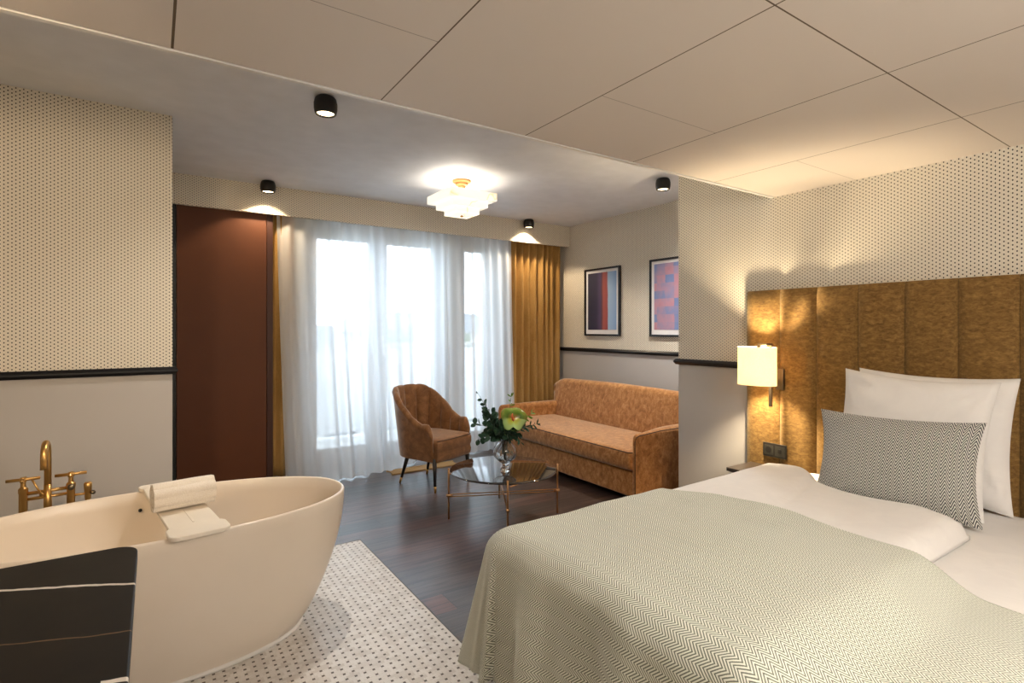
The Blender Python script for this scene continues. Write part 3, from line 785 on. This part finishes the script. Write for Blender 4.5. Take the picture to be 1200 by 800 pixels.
# ------------------------------------------------------------------ ceiling lights
def spot_thing(x, y, z, label, group='black ceiling spotlights'):
    t = thing('ceiling_spotlight', label, 'ceiling light', (x, y, z), 0, None)
    B().lathe([(.050, 0), (.060, -.012), (.0665, -.04), (.066, -.07), (.060, -.098), (.054, -.102), (.050, -.096), (.048, -.085)], n=32).obj('housing', M['black'], t, angle=60)
    B().lathe([(.0475, -.086), (.0475, -.092), (.03, -.095)], n=28).obj('lens', M['lens'], t)
    return t
def spot_light(name, x, y, z, power, deg=85, blend=.7, col=(1, .76, .48), r=.03, tilt=(0, 0)):
    L = bpy.data.lights.new(name, 'SPOT'); L.energy = power; L.color = col; L.spot_size = math.radians(deg); L.spot_blend = blend; L.shadow_soft_size = r
    o = bpy.data.objects.new(name, L); C.objects.link(o); o.location = (x, y, z); o.rotation_euler = (tilt[0], tilt[1], 0); return o
def point_light(name, x, y, z, power, col=(1, .8, .55), r=.05):
    L = bpy.data.lights.new(name, 'POINT'); L.energy = power; L.color = col; L.shadow_soft_size = r
    o = bpy.data.objects.new(name, L); C.objects.link(o); o.location = (x, y, z); return o
SP = [(.84, 3.225, 'black cylindrical spotlight on the ceiling above the bathtub, largest of the four'),
      (.875, 5.345, 'small black spotlight on the ceiling above the reddish-brown panel'),
      (3.87, 5.41, 'small black spotlight on the ceiling above the wide ochre curtain'),
      (3.83, 3.27, 'black spotlight on the ceiling above the near end of the sofa')]
for x, y, lb in SP: spot_thing(x, y, ZC, lb)
WARM = (1., .78, .52)
spot_light('tub_spot', .84, 3.225, ZC-.105, 90, 140, .9, (1, .90, .78))
spot_light('panel_spot', .875, 5.345, ZC-.105, 36, 124, .3, WARM)
spot_light('curtain_spot', 3.87, 5.41, ZC-.105, 50, 124, .3, WARM)
spot_light('sofa_spot', 3.83, 3.27, ZC-.105, 170, 140, .9, (1, .95, .90))

t = thing('ceiling_lamp', 'stepped square alabaster ceiling lamp on a brass canopy', 'ceiling lamp', (2.345, 4.335, ZC))
B().lathe([(.085, 0), (.085, -.018), (.074, -.024), (.058, -.026), (.058, -.044), (.046, -.050), (.036, -.052), (.034, -.07), (.020, -.074), (.020, -.13), (.012, -.14)], n=36).obj('canopy', M['canopy'], t, angle=40)
for k, (sd, z0, z1) in enumerate(((.235, -.205, -.135), (.175, -.262, -.207), (.118, -.318, -.264))):
    b = B(); w_ = .018
    b.box(-sd, sd, -sd, sd, z0, z0+.010) if k == 2 else None
    b.box(-sd, sd, -sd, -sd+w_, z0, z1); b.box(-sd, sd, sd-w_, sd, z0, z1); b.box(-sd, -sd+w_, -sd+w_, sd-w_, z0, z1); b.box(sd-w_, sd, -sd+w_, sd-w_, z0, z1)
    if k < 2:
        q = (.175, .118)[k]-.004
        b.box(-sd+w_, sd-w_, -sd+w_, -q, z0, z0+.010); b.box(-sd+w_, sd-w_, q, sd-w_, z0, z0+.010); b.box(-sd+w_, -q, -q, q, z0, z0+.010); b.box(q, sd-w_, -q, q, z0, z0+.010)
    b.obj('alabaster_tier', M['alabaster'], t, smooth=False)
B().lathe([(.006, -.14), (.006, -.322), (.014, -.324), (.014, -.330), (.006, -.336)], n=14).obj('finial', M['brass'], t)
for sgn in (-1, 1): B().box(-.22, .22, sgn*.1-.005, sgn*.1+.005, -.145, -.135).obj('support_bar', M['brass'], t, smooth=False)
point_light('ceiling_lamp_bulb', 2.345-.1, 4.335-.1, ZC-.185, 7, (1, .90, .76), .04)
point_light('ceiling_lamp_bulb', 2.345+.1, 4.335+.1, ZC-.185, 7, (1, .90, .76), .04)

# ------------------------------------------------------------------ bed
HB = 3.475
t = thing('headboard', 'tall gold-brown chenille headboard in vertical padded channels', 'headboard', (XW, 1.0, 0))
box('backing_board', (3.515, XW-.001, -.40, 2.237, .0, 1.715), M['headboard'], t, .004, world=True)
for k in range(11):
    y1 = 2.237-.2405*k; y0 = y1-.2405
    rows = []; ny, nz = 12, 30
    for j in range(nz+1):
        v = j/nz; z = .005+1.715*v; row = []
        ez = min(v, 1-v)*1.715; rz = math.sqrt(max(0, 1-(1-min(1, ez/.02))**2))
        for i in range(ny+1):
            u = i/ny; a = abs(2*u-1); puff = (1-a**5)
            nzv = .002*noise.noise(Vector((u*2+k, z*3, 1.)))
            row.append((3.515-(.012+.028*puff)*(.4+.6*rz)-nzv, y0+.001+(y1-y0-.002)*u, z))
        rows.append(row)
    b = B().grid(rows); n0 = (ny+1); 
    border = [i for i in range(ny+1)]+[j*n0+ny for j in range(1, nz+1)]+[nz*n0+i for i in range(ny-1, -1, -1)]+[j*n0 for j in range(nz-1, 0, -1)]
    kk = len(b.v); b.v += [(3.5155, b.v[i][1], b.v[i][2]) for i in border]; m = len(border)
    for i in range(m): b.f.append((border[i], border[(i+1) % m], kk+(i+1) % m, kk+i)); b.mi.append(0)
    b.f.append(tuple(kk+i for i in range(m))); b.mi.append(0)
    b.obj('padded_channel', M['headboard'], t, world=True, angle=60)

t = thing('bed', 'wide bed with white fitted sheet in front of the padded headboard', 'bed', (2.3, .9, 0))
BX0, BX1, BY0, BY1 = 1.20, 3.46, 0.0, 1.80
box('bed_base', (BX0+.03, BX1-.01, BY0+.03, BY1-.03, .06, .30), M['greige'], t, .02, world=True)
for x in (1.35, 3.3):
    for y in (.15, 1.65): B().lathe([(.025, 0), (.03, .062)], (x, y, 0), 12).obj('leg', M['black'], t, world=True)
b = B(); rr = []
for ins, z in ((.03, .303), (.0, .33), (.0, .50), (.008, .535), (.03, .555), (.07, .562)):
    rr.append([(x, y, z) for x, y in roundrect(BX0+ins, BX1-ins, BY0+ins, BY1-ins, .09, 6)])
b.grid(rr, closed_u=True); n = len(rr[0]); b.f += [tuple(range(n))[::-1], tuple((len(rr)-1)*n+i for i in range(n))]; b.mi += [0, 0]
b.obj('mattress', M['linen'], t, world=True, angle=60)

# duvet: rounded pad, near edge at y ~ .72, turned-back end by the pillows
DX0, DY0, DY1 = 1.21, .80, 1.84
def dend(y):      # x of the duvet's head end
    return 2.93-.10*sm((1.02-y)/.20)+.13*sm((y-1.40)/.22)+.015*S(y*9)
def dheight(x, y):
    n1 = noise.noise(Vector((x*2.3, y*2.1, 4.)))*.016+noise.noise(Vector((x*7, y*3, 9.)))*.004
    seam = -.012*math.exp(-((y-1.32-.25*(x-2.3))/.022)**2)*sm((x-2.25)/.2)
    return .655+n1+seam+.030*math.exp(-((y-1.62)/.22)**2-((x-3.12)/.35)**2)
b = B(); NXD, NYD = 64, 48; top = []; bot = []; uvs = []
for i in range(NXD+1):
    u = i/NXD; rt = []; rb = []
    for j in range(NYD+1):
        v = j/NYD; y = DY0+(DY1-DY0)*v; xe = dend(y); x = DX0+(xe-DX0)*u
        R = .085
        e = min(max(0, u*(xe-DX0)), (1-u)*(xe-DX0), (y-DY0), (DY1-y)); k = min(1, e/R); rd = math.sqrt(max(0, 1-(1-k)**2))
        zb = .568
        # the far side tips over the mattress edge
        over = sm((y-1.802)/.03); zb2 = zb-.08*over
        zt = (zb2+.02)+(dheight(x, y)-.03*over-zb2-.02)*rd
        rt.append((x, y, zt)); rb.append((x, y+(.0), min(zb2 if over < .5 else zb2, zt-.002)))
    top.append(rt); bot.append(rb)
b.grid(top); b.grid([r[::-1] for r in bot])
n0 = NYD+1; K = len(top)*n0
bd = [j for j in range(n0)]+[i*n0+NYD for i in range(1, NXD+1)]+[NXD*n0+j for j in range(NYD-1, -1, -1)]+[i*n0 for i in range(NXD-1, 0, -1)]
def tob(idx): i, j = divmod(idx, n0); return K+i*n0+(NYD-j)
for i in range(len(bd)):
    a, c = bd[i], bd[(i+1) % len(bd)]; b.f.append((a, tob(a), tob(c), c)); b.mi.append(0)
duv = b.obj('duvet', M['linen'], None)
tag(duv, 'thick white duvet lying flat on the far half of the bed under the knitted throw', 'duvet')

# throw: one cloth over duvet and mattress, hanging over foot and far side
TX0, TY1 = 1.115, 1.875
def base_h(x, y):
    h = dheight(x, y); lo = .569
    k = sm((y-.58)/.22)
    return lo+(h-lo)*k
def head_edge(y):
    return 2.215+.055*math.exp(-((y-1.3)/.35)**2)-.15*sm((y-1.55)/.3)+.01*S(11*y)
RF = .10
def hang(r):      # outward, downward for cloth distance r past the edge line
    if r < RF*PI/2: a = r/RF; return RF*S(a), RF*(1-CO(a))
    return RF, RF+(r-RF*PI/2)
b = B(); rows = []; uvs = []
DROP = .63; NA = 44; NTOPX = 110; NB = 40; NTOPY = 110
xin, yin = TX0+RF, TY1-RF
YN = -.02
us = [-DROP*(1-i/NA) for i in range(NA)]+[None]*0
for i in range(NA+NTOPX+1):
    for j in range(1): pass
for i in range(NA+NTOPX+1):
    row = []
    for j in range(NTOPY+NB+1):
        a = DROP*(1-i/NA) if i < NA else 0.        # past the foot edge
        bb = DROP*((j-NTOPY)/NB) if j > NTOPY else 0.  # past the far edge
        y = YN+(yin-YN)*min(1, j/NTOPY)
        hx = head_edge(y); x = xin+(hx-xin)*max(0, (i-NA)/NTOPX)
        top = base_h(x, y)+.012+.0025*noise.noise(Vector((x*5, y*5, 2)))
        # rounded plan corner
        if a > 0 and bb > 0:
            r = max(a, bb); ph = math.atan2(bb, a); od, dd = hang(r)
            fl = .085*(r/DROP)**1.1*S(2*ph)**2
            wob = (.022*S(ph*9+.6)+.012*S(ph*17))*(r/DROP)
            od2 = od+fl+wob+.035*r/DROP
            px, py, pz = x-od2*CO(ph), y+od2*S(ph), top-dd
        elif a > 0:
            od, dd = hang(a); k = a/DROP
            w1 = (.030*S(y*13+.8)+.016*S(y*29+1)+.01*noise.noise(Vector((y*6, a*3, 0))))*sm(k*1.3)
            px, py, pz = x-od-.035*k-w1, y, top-dd
        elif bb > 0:
            od, dd = hang(bb); k = bb/DROP
            w1 = (.02*S(x*12)+.012*S(x*27+2))*sm(k*1.3)
            px, py, pz = x, y+od+.035*k+w1, top-dd
        else:
            px, py, pz = x, y, top
        # soften the plan corner on top
        row.append((px, py, max(.012, pz)))
        uvs.append((x-a+0*px, y+bb))
    rows.append(row)
b.grid(rows); b.uv = uvs
thr = b.obj('bed_throw', M['throw'], None)
m = thr.modifiers.new('cloth', 'SOLIDIFY'); m.thickness = .008; m.offset = 1
tag(thr, 'green-grey herringbone knitted throw draped over the foot of the bed', 'bed throw')

# pillows
def pillow(name, label, cat, w, h, T, mat, loc, lean, yaw, roll=0., seed=1, pinch=.055, wr=.006, seam=True):
    N = 30; rows = []; b = B(); uvs = []
    t = thing(name, label, cat, loc)
    def pt(u, v, sd):
        eu = 1-abs(u)**2.6; ev = 1-abs(v)**2.6
        th = T*.5*(max(0, eu)*max(0, ev))**.45
        ins = 1-pinch*(1-v*v)*abs(u)**2; ins2 = 1-pinch*(1-u*u)*abs(v)**2
        sag = 1.+.10*(-v)*(1-u*u)
        nz = noise.noise(Vector((u*3+seed, v*3, sd*5)))*wr+noise.noise(Vector((u*9+seed, v*7, sd*5)))*wr*.45
        edge = min(1, (1-max(abs(u), abs(v)))*6)
        # wrinkles radiate from the corners
        cr = 0.
        for cu in (-1, 1):
            for cv in (-1, 1):
                d = math.hypot(u-cu, v-cv); aa = math.atan2(v-cv, u-cu); cr += wr*.8*S(aa*16+seed)*math.exp(-((d-.35)/.28)**2)
        return Vector((u*w/2*ins, sd*(th*sag+(nz+cr)*edge), v*h/2*ins2))
    for sd in (-1, 1):
        rows = []
        for j in range(N+1):
            v = -1+2*j/N; v = S(v*PI/2)*.35+v*.65; row = []
            for i in range(N+1):
                u = -1+2*i/N; u = S(u*PI/2)*.35+u*.65
                row.append(pt(u, v, sd)); uvs.append((u*w/2, v*h/2))
            rows.append(row if sd < 0 else row[::-1])
        if sd > 0:
            uvs2 = uvs[(N+1)**2:]; uvs = uvs[:(N+1)**2]
            for j in range(N+1): uvs += uvs2[j*(N+1):(j+1)*(N+1)][::-1]
        b.grid(rows)
    n0 = N+1; K = n0*n0
    bd = [i for i in range(n0)]+[j*n0+N for j in range(1, n0)]+[N*n0+i for i in range(N-1, -1, -1)]+[j*n0 for j in range(N-1, 0, -1)]
    def tb(idx): j, i = divmod(idx, n0); return K+j*n0+(N-i)
    for i in range(len(bd)):
        a, c = bd[i], bd[(i+1) % len(bd)]; b.f.append((a, tb(a), tb(c), c)); b.mi.append(0)
    b.uv = uvs
    R = Matrix.Rotation(yaw, 4, 'Z') @ Matrix.Rotation(lean, 4, 'X') @ Matrix.Rotation(roll, 4, 'Y')
    b.xform(Matrix.Translation((0, 0, 0)) @ R)
    lo = min(p[2] for p in b.v); b.xform(Matrix.Translation((0, 0, -lo)))
    b.obj('cover' if name != 'pillow' else 'pillowcase', mat, t)
    return t
# front normal (local -y) turned to look towards -X: yaw = -90 deg
LZ = .566
pillow('pillow', 'plump white pillow at the rear, leaning directly on the headboard', 'pillow', .70, .655, .17, M['linen'], (3.385, 1.125, LZ), math.radians(-6), math.radians(-90), .015, 3, .075, .009)
pillow('pillow', 'plump white pillow standing between the rear pillow and the herringbone cushion', 'pillow', .67, .655, .18, M['linen'], (3.205, 1.155, LZ), math.radians(-14), math.radians(-87), .045, 8, .085, .010)
pillow('cushion', 'rectangular charcoal and cream herringbone cushion leaning on the white pillows', 'cushion', .69, .47, .17, M['cushion'], (3.02, 1.15, LZ), math.radians(-17), math.radians(-84), -.02, 5, .09, .006)

# ------------------------------------------------------------------ bedside
t = thing('bedside_table', 'small pale bedside table with dark top between wall and bed', 'bedside table', (3.33, 2.045, 0))
box('table_top', (3.185, 3.468, 1.90, 2.185, .505, .530), M['darktop'], t, .004, world=True)
bd = box('body', (3.205, 3.468, 1.915, 2.17, .0, .503), M['greige'], t, .004, world=True)
box('drawer_front', (3.190, 3.203, 1.917, 2.168, .02, .498), M['greige'], t, .003, world=True)

t = thing('wall_socket', 'black double wall socket set in the headboard above the bedside table', 'wall socket', (3.47, 2.012, .59))
box('faceplate', (3.462, 3.4745, 1.93, 2.092, .592, .684), M['socket'], t, .003, world=True)
for yc in (1.972, 2.05):
    B().box(3.4605, 3.463, yc-.032, yc+.032, .605, .671).obj('insert', M['socket_in'], t, bevel=.002, world=True)
    b = B().lathe([(.022, 3.4604-.0), (.022, 3.4595)], (0, yc, .638), 20, axis='x') if yc > 2 else B().box(3.458, 3.4606, yc-.012, yc+.012, .625, .651)
    b.obj('outlet', M['socket'], t, world=True, smooth=False)

t = thing('bedside_lamp', 'wall lamp with cylindrical cream shade and nickel arm on the headboard', 'wall lamp', (3.47, 2.0, 1.05))
box('wall_plate', (3.452, 3.474, 1.945, 1.995, 1.050, 1.190), M['nickel'], t, .003, world=True)
LC = (3.335, 2.045)
b = B().box(3.385, 3.455, 1.985, 2.005, 1.10, 1.115).box(3.385, 3.400, 1.985, 2.005, .94, 1.36).box(3.330, 3.400, 1.985, 2.005, 1.345, 1.36).box(3.330, 3.345, 2.005, 2.05, 1.345, 1.36)
b.obj('arm', M['nickel'], t, bevel=.002, world=True)
rows = []
RX, RY = .088, .128; n = 48
for z, k in ((1.085, 1), (1.335, 1), (1.335, .985), (1.085, .985)):
    rows.append([(LC[0]+RX*k*CO(2*PI*i/n)-.02, LC[1]+RY*k*S(2*PI*i/n), z) for i in range(n)])
B().grid(rows, closed_u=True, closed_v=True).obj('lamp_shade', M['shade'], t, world=True, angle=50)
B().tube([(LC[0], LC[1], 1.345), (LC[0]-.01, LC[1], 1.26)], .012, 12).obj('bulb_holder', M['nickel'], t, world=True)
point_light('bedside_lamp_bulb', LC[0]-.02, LC[1], 1.215, 72, (1, .80, .52), .03)

# ------------------------------------------------------------------ bathtub
TXc, TYc, TZ = .03, 2.862, .64
def se(a, b_, k, n=72, p=2.15):
    th = 2*PI*k/n; c, s = CO(th), S(th)
    return (math.copysign(abs(c)**(2/p), c)*a, math.copysign(abs(s)**(2/p), s)*b_)
t = thing('bathtub', 'freestanding oval cream bathtub on the mosaic floor', 'bathtub', (TXc, TYc, .004))
n = 96; rows = []
A0, B0, A1, B1 = .585, .285, .80, .41
for i in range(15):
    q = i/14; g = S(q*PI/2)**.80*.93+.07*q
    rows.append([(*se(A0+(A1-A0)*g, B0+(B1-B0)*g, k, n), .012+(TZ-.012-.004-.008)*q) for k in range(n)])
for ins, z in ((.003, TZ-.007), (.008, TZ-.004), (.014, TZ-.005), (.018, TZ-.010)):
    rows.append([(*se(A1-ins, B1-ins, k, n), z) for k in range(n)])
for i in range(1, 13):
    q = 1-i/12; g = S(q*PI/2)**.8
    rows.append([(*se(.52+(A1-.022-.52)*g, .22+(B1-.022-.22)*g, k, n), .13+(TZ-.02-.13)*q**1.15) for k in range(n)])
rows.append([(*se(.44, .15, k, n), .115) for k in range(n)])
b = B().grid(rows, closed_u=True); b.f += [tuple(range(n))[::-1], tuple((len(rows)-1)*n+i for i in range(n))]; b.mi += [0, 0]
b.obj('tub_shell', M['tub'], t, angle=60)
rows = [[(*se(A0+d, B0+d, k, n), z) for k in range(n)] for d, z in ((.004, .0), (.012, .0), (.014, .006), (.010, .013), (-.01, .014))]
b = B().grid(rows, closed_u=True); b.obj('base_ring', M['trimwhite'], t)
B().lathe([(.03, .1155), (.03, .119), (.02, .121)], (0, 0, 0), 20).obj('drain', M['brass'], t)
B().lathe([(.008, -.002), (.008, .004)], (-.085, .352, .555), 16, axis='y').obj('overflow', M['black'], t)

# caddy tray
ct = thing('bath_tray', 'cream bath tray laid across the bathtub rim', 'tray', (.098, 2.86, TZ+.002), math.radians(7.5))
poly = []
hw, sw = .107, .092
pr = roundrect(-hw, hw, -.455, -.325, .035, 6)
b = B().prism(roundrect(-hw, hw, -.455, -.325, .035, 6), 0, .018)
b.prism(roundrect(-hw, hw, .385, .455, .03, 6), 0, .018)
b.prism([(-sw, -.3255), (sw, -.3255), (sw, .3855), (-sw, .3855)], .0, .016)
b.obj('board', M['tray'], ct, bevel=.003)
B().box(-.004, .004, -.30, -.10, .0162, .0185).obj('ridge', M['tray'], ct, bevel=.001)
# lip that hooks over the outside of the rim
# towel
tw = thing('rolled_towel', 'white rolled towel lying on the bath tray', 'towel', (.110, 2.80, TZ+.019), math.radians(9))
r0 = .030; turns = 2.6; path = []
NN = 70; th = .0125
for k in range(NN+1):
    a = k/NN*turns*2*PI; r = .010+(.045-.010)*(k/NN)**.8
    path.append((r*CO(a+.6), r*S(a+.6)))
def roll(path, th, L, cy, cz, seed):
    rows = []; n = len(path)
    for xi in range(15):
        x = -L/2+L*xi/14; outer = []; inner = []
        for k in range(n):
            p = Vector((*path[k], 0)); q = Vector((*path[min(k+1, n-1)], 0))-Vector((*path[max(k-1, 0)], 0)); q.normalize(); nn = Vector((q.y, -q.x, 0))
            w_ = noise.noise(Vector((x*6, k*.13, seed)))*.0030+0.
            dx = noise.noise(Vector((k*.2, seed, 3)))*.006*(1 if abs(x) > L*.45 else .3)
            outer.append((x+dx, cy+(p+nn*(th/2+w_)).x, cz+(p+nn*(th/2+w_)).y)); inner.append((x+dx, cy+(p-nn*(th/2+w_)).x, cz+(p-nn*(th/2+w_)).y))
        rows.append(outer+inner[::-1])
    b = B().grid(rows, closed_u=True); m = 2*n
    for base_i, flip in ((0, True), (14*m, False)):
        for k in range(n-1):
            f = (base_i+k, base_i+k+1, base_i+m-2-k, base_i+m-1-k); b.f.append(f[::-1] if flip else f); b.mi.append(0)
    return b
b = roll(path, th, .235, -.005, .064, 2)
b.obj('towel_roll', M['towel'], tw)
b = B(); rows = []
def fold_r(ph, x, k0):
    return (.0535+.0085*abs(S(4.*ph+.5+x*.8))**.6+.0015*noise.noise(Vector((x*12, ph*2, 5))))-k0
for xi in range(15):
    x = -.118+.236*xi/14
    rows.append([(x, -.005+fold_r(2*PI*k/84, x, 0)*CO(2*PI*k/84), .064+fold_r(2*PI*k/84, x, 0)*S(2*PI*k/84)) for k in range(84)])
for xi in range(14, -1, -1):
    x = -.118+.236*xi/14
    rows.append([(x, -.005+.0505*CO(2*PI*k/84), .064+.0505*S(2*PI*k/84)) for k in range(84)])
b.grid(rows, closed_u=True, closed_v=True).obj('towel_wrap', M['towel'], tw, angle=50)
b = B(); rows = []
for xi in range(13):
    x = -.105+.21*xi/12; sec = []
    for k in range(14):
        a = 2*PI*k/14; sec.append((x+.004*S(k), .075+.052*CO(a)+.0, .030+.028*S(a)*(1+.1*noise.noise(Vector((x*12, a, 0))))))
    rows.append(sec)
b.grid(rows, closed_u=True); b.f += [tuple(range(14))[::-1], tuple(12*14+i for i in range(14))]; b.mi += [0, 0]
b.obj('towel_tail', M['towel'], tw, angle=60)

# faucet
FY = 3.44
t = thing('bath_faucet', 'freestanding brushed brass bath mixer behind the far side of the tub', 'faucet', (-.43, FY, .004))
br = M['brass']
for x, nm in ((-.090, 0), (.088, 1)):
    c = B().lathe([(.035, 0), (.035, .006), (.018, .010), (.017, .66), (.019, .664), (.019, .682), (.011, .690), (.010, .712), (.013, .714), (.013, .733), (.009, .738)], (x, 0, 0), 20).obj('column', br, t, angle=40)
    B().tube([(x-.062, .004, .725), (x+.062, -.004, .728)], .0075, 12).obj('cross_handle', br, c)
    B().tube([(x, -.045, .726), (x, .045, .726)], .0065, 10).obj('cross_handle', br, c)
B().tube([(-.09, 0, .655), (.088, 0, .662)], .0085, 12).obj('bridge_pipe', br, t)
B().tube([(-.09, 0, .628), (.088, 0, .634)], .0075, 12).obj('bridge_pipe', br, t)
B().lathe([(.012, .56), (.016, .575), (.0165, .60), (.015, .69)], (0, 0, 0), 18).obj('spout_body', br, t)
arc = [(0, 0, .60), (0, 0, .84)]+[(0, -.055+.055*CO(a), .84+.06*S(a)) for a in [PI*k/14 for k in range(1, 14)]]+[(0, -.11, .83), (0, -.112, .785)]
B().tube(arc, .0145, 16).obj('spout', br, t)
B().tube([(-.055, -.02, .725), (-.02, -.028, .65)], .0045, 8).obj('diverter_lever', br, t)
B().tube([(-.02, -.03, .65), (-.02, -.005, .648)], .009, 10).obj('diverter_knob', br, t)
B().tube([(.088, 0, .62), (.150, -.005, .622)], .006, 10).obj('handset_bracket', br, t)
h = B().lathe([(.010, .575), (.013, .60), (.017, .655), (.018, .672), (.012, .678)], (.155, -.006, 0), 16).obj('hand_shower', br, t)
B().tube([(.172, -.02, .628), (.18, -.03, .628)], .010, 12).obj('handset_knob', M['nickel'], h)
B().tube([(.155, -.006, .58), (.157, -.01, .42), (.15, .0, .15), (.09, .01, .06)], .006, 8).obj('shower_hose', br, t)
B().tube([(.088, -.012, .668), (.092, -.035, .668)], .014, 14).obj('valve_cap', M['nickel'], t)

# ------------------------------------------------------------------ washstand
t = thing('washstand', 'washstand with black white-veined marble top and brown cabinet in the near corner', 'washstand', (-.45, 1.1, 0))
b = B().prism(roundrect(-.95, -.036, .45, 1.835, .055, 8), .822, .850)
o = b.obj('marble_top', M['stone'], t, bevel=.003); o.location = -Vector(t.location)
box('cabinet_body', (-.93, -.075, .48, 1.79, .12, .820), M['cabinet'], t, .004, world=True)
box('plinth', (-.88, -.12, .53, 1.74, .004, .119), M['black'], t, .002, world=True)
for k in range(2):
    d = box('drawer', (-.074, -.056, .485+.655*k, 1.130+.655*k, .13, .812), M['cabinet'], t, .003, world=True)

# ------------------------------------------------------------------ out of view: added fill lights and the mirror light
RS = [(-.75, 2.75, ZC), (.45, .95, ZD), (2.35, .45, ZD), (-.9, -.3, ZD), (1.5, -.9, ZD)]
point_light('room_fill_light', 1.3, -.9, 2.0, 90, (1, .93, .84), .35)  # unseen fill added behind the camera to brighten the room, no lamp there
point_light('room_fill_light', -.9, -.4, 1.5, 8, (1, .85, .65), .3)  # weaker added fill on the left side, also without a lamp
spot_light('bed_fill_spot', 1.75, -.15, ZD-.02, 50, 140, .9, (1, .94, .86), .12)  # added out of frame to brighten the bed, no fixture above it
spot_light('mirror_light', -.75, .6, 2.1, 105, 80, 1., (1, .72, .42), .12, (math.radians(80), 0))
# daylight
W = bpy.data.worlds.new('overcast_sky'); bpy.context.scene.world = W; W.use_nodes = True
bg = W.node_tree.nodes['Background']; bg.inputs[0].default_value = (.74, .87, 1., 1); bg.inputs[1].default_value = 10.5
for x0, x1 in ((D1[0], D2[1]), (D3[0], D3[1])):
    L = bpy.data.lights.new('window_portal', 'AREA'); L.shape = 'RECTANGLE'; L.size = x1-x0; L.size_y = ZT-.05; L.cycles.is_portal = True
    o = bpy.data.objects.new('window_portal', L); C.objects.link(o); o.location = ((x0+x1)/2, YG+.32, ZT/2); o.rotation_euler = (-PI/2, 0, 0)

G = {'eucalyptus_stem': 'eucalyptus stems in the glass vase', 'fern_sprig': 'light green sprigs in the glass vase', 'ceiling_spotlight': 'black ceiling spotlights',
     'framed_picture': 'black framed prints above the sofa', 'pillow': 'white pillows against the headboard', 'sheer_curtain': 'white sheer curtains', 'curtain': 'ochre velvet curtains',
     'apartment_building': 'apartment buildings across the street', 'tree': 'trees across the street'}
for o in bpy.data.objects:
    if o.parent is None and o.name.split('.')[0] in G: o['group'] = G[o.name.split('.')[0]]

# ------------------------------------------------------------------ camera
cam = bpy.data.cameras.new('camera'); co = bpy.data.objects.new('camera', cam); C.objects.link(co)
th = math.atan(420/628.)
co.location = (0, 0, 1.45); co.rotation_euler = (PI/2, 0, -th)
cam.sensor_width = 36; cam.lens = 628/1200*36; cam.shift_y = -14/1200; cam.clip_start = .02
sc = bpy.context.scene; sc.camera = co
sc.view_settings.view_transform = 'Standard'; sc.view_settings.look = 'None'; sc.view_settings.gamma = 1; sc.view_settings.use_curve_mapping = False
sc.view_settings.exposure = .14
sc.cycles.use_denoising = True
sc.cycles.max_bounces = 10; sc.cycles.diffuse_bounces = 5; sc.cycles.transparent_max_bounces = 16
sc.cycles.sample_clamp_indirect = 6; sc.cycles.caustics_reflective = False; sc.cycles.caustics_refractive = False
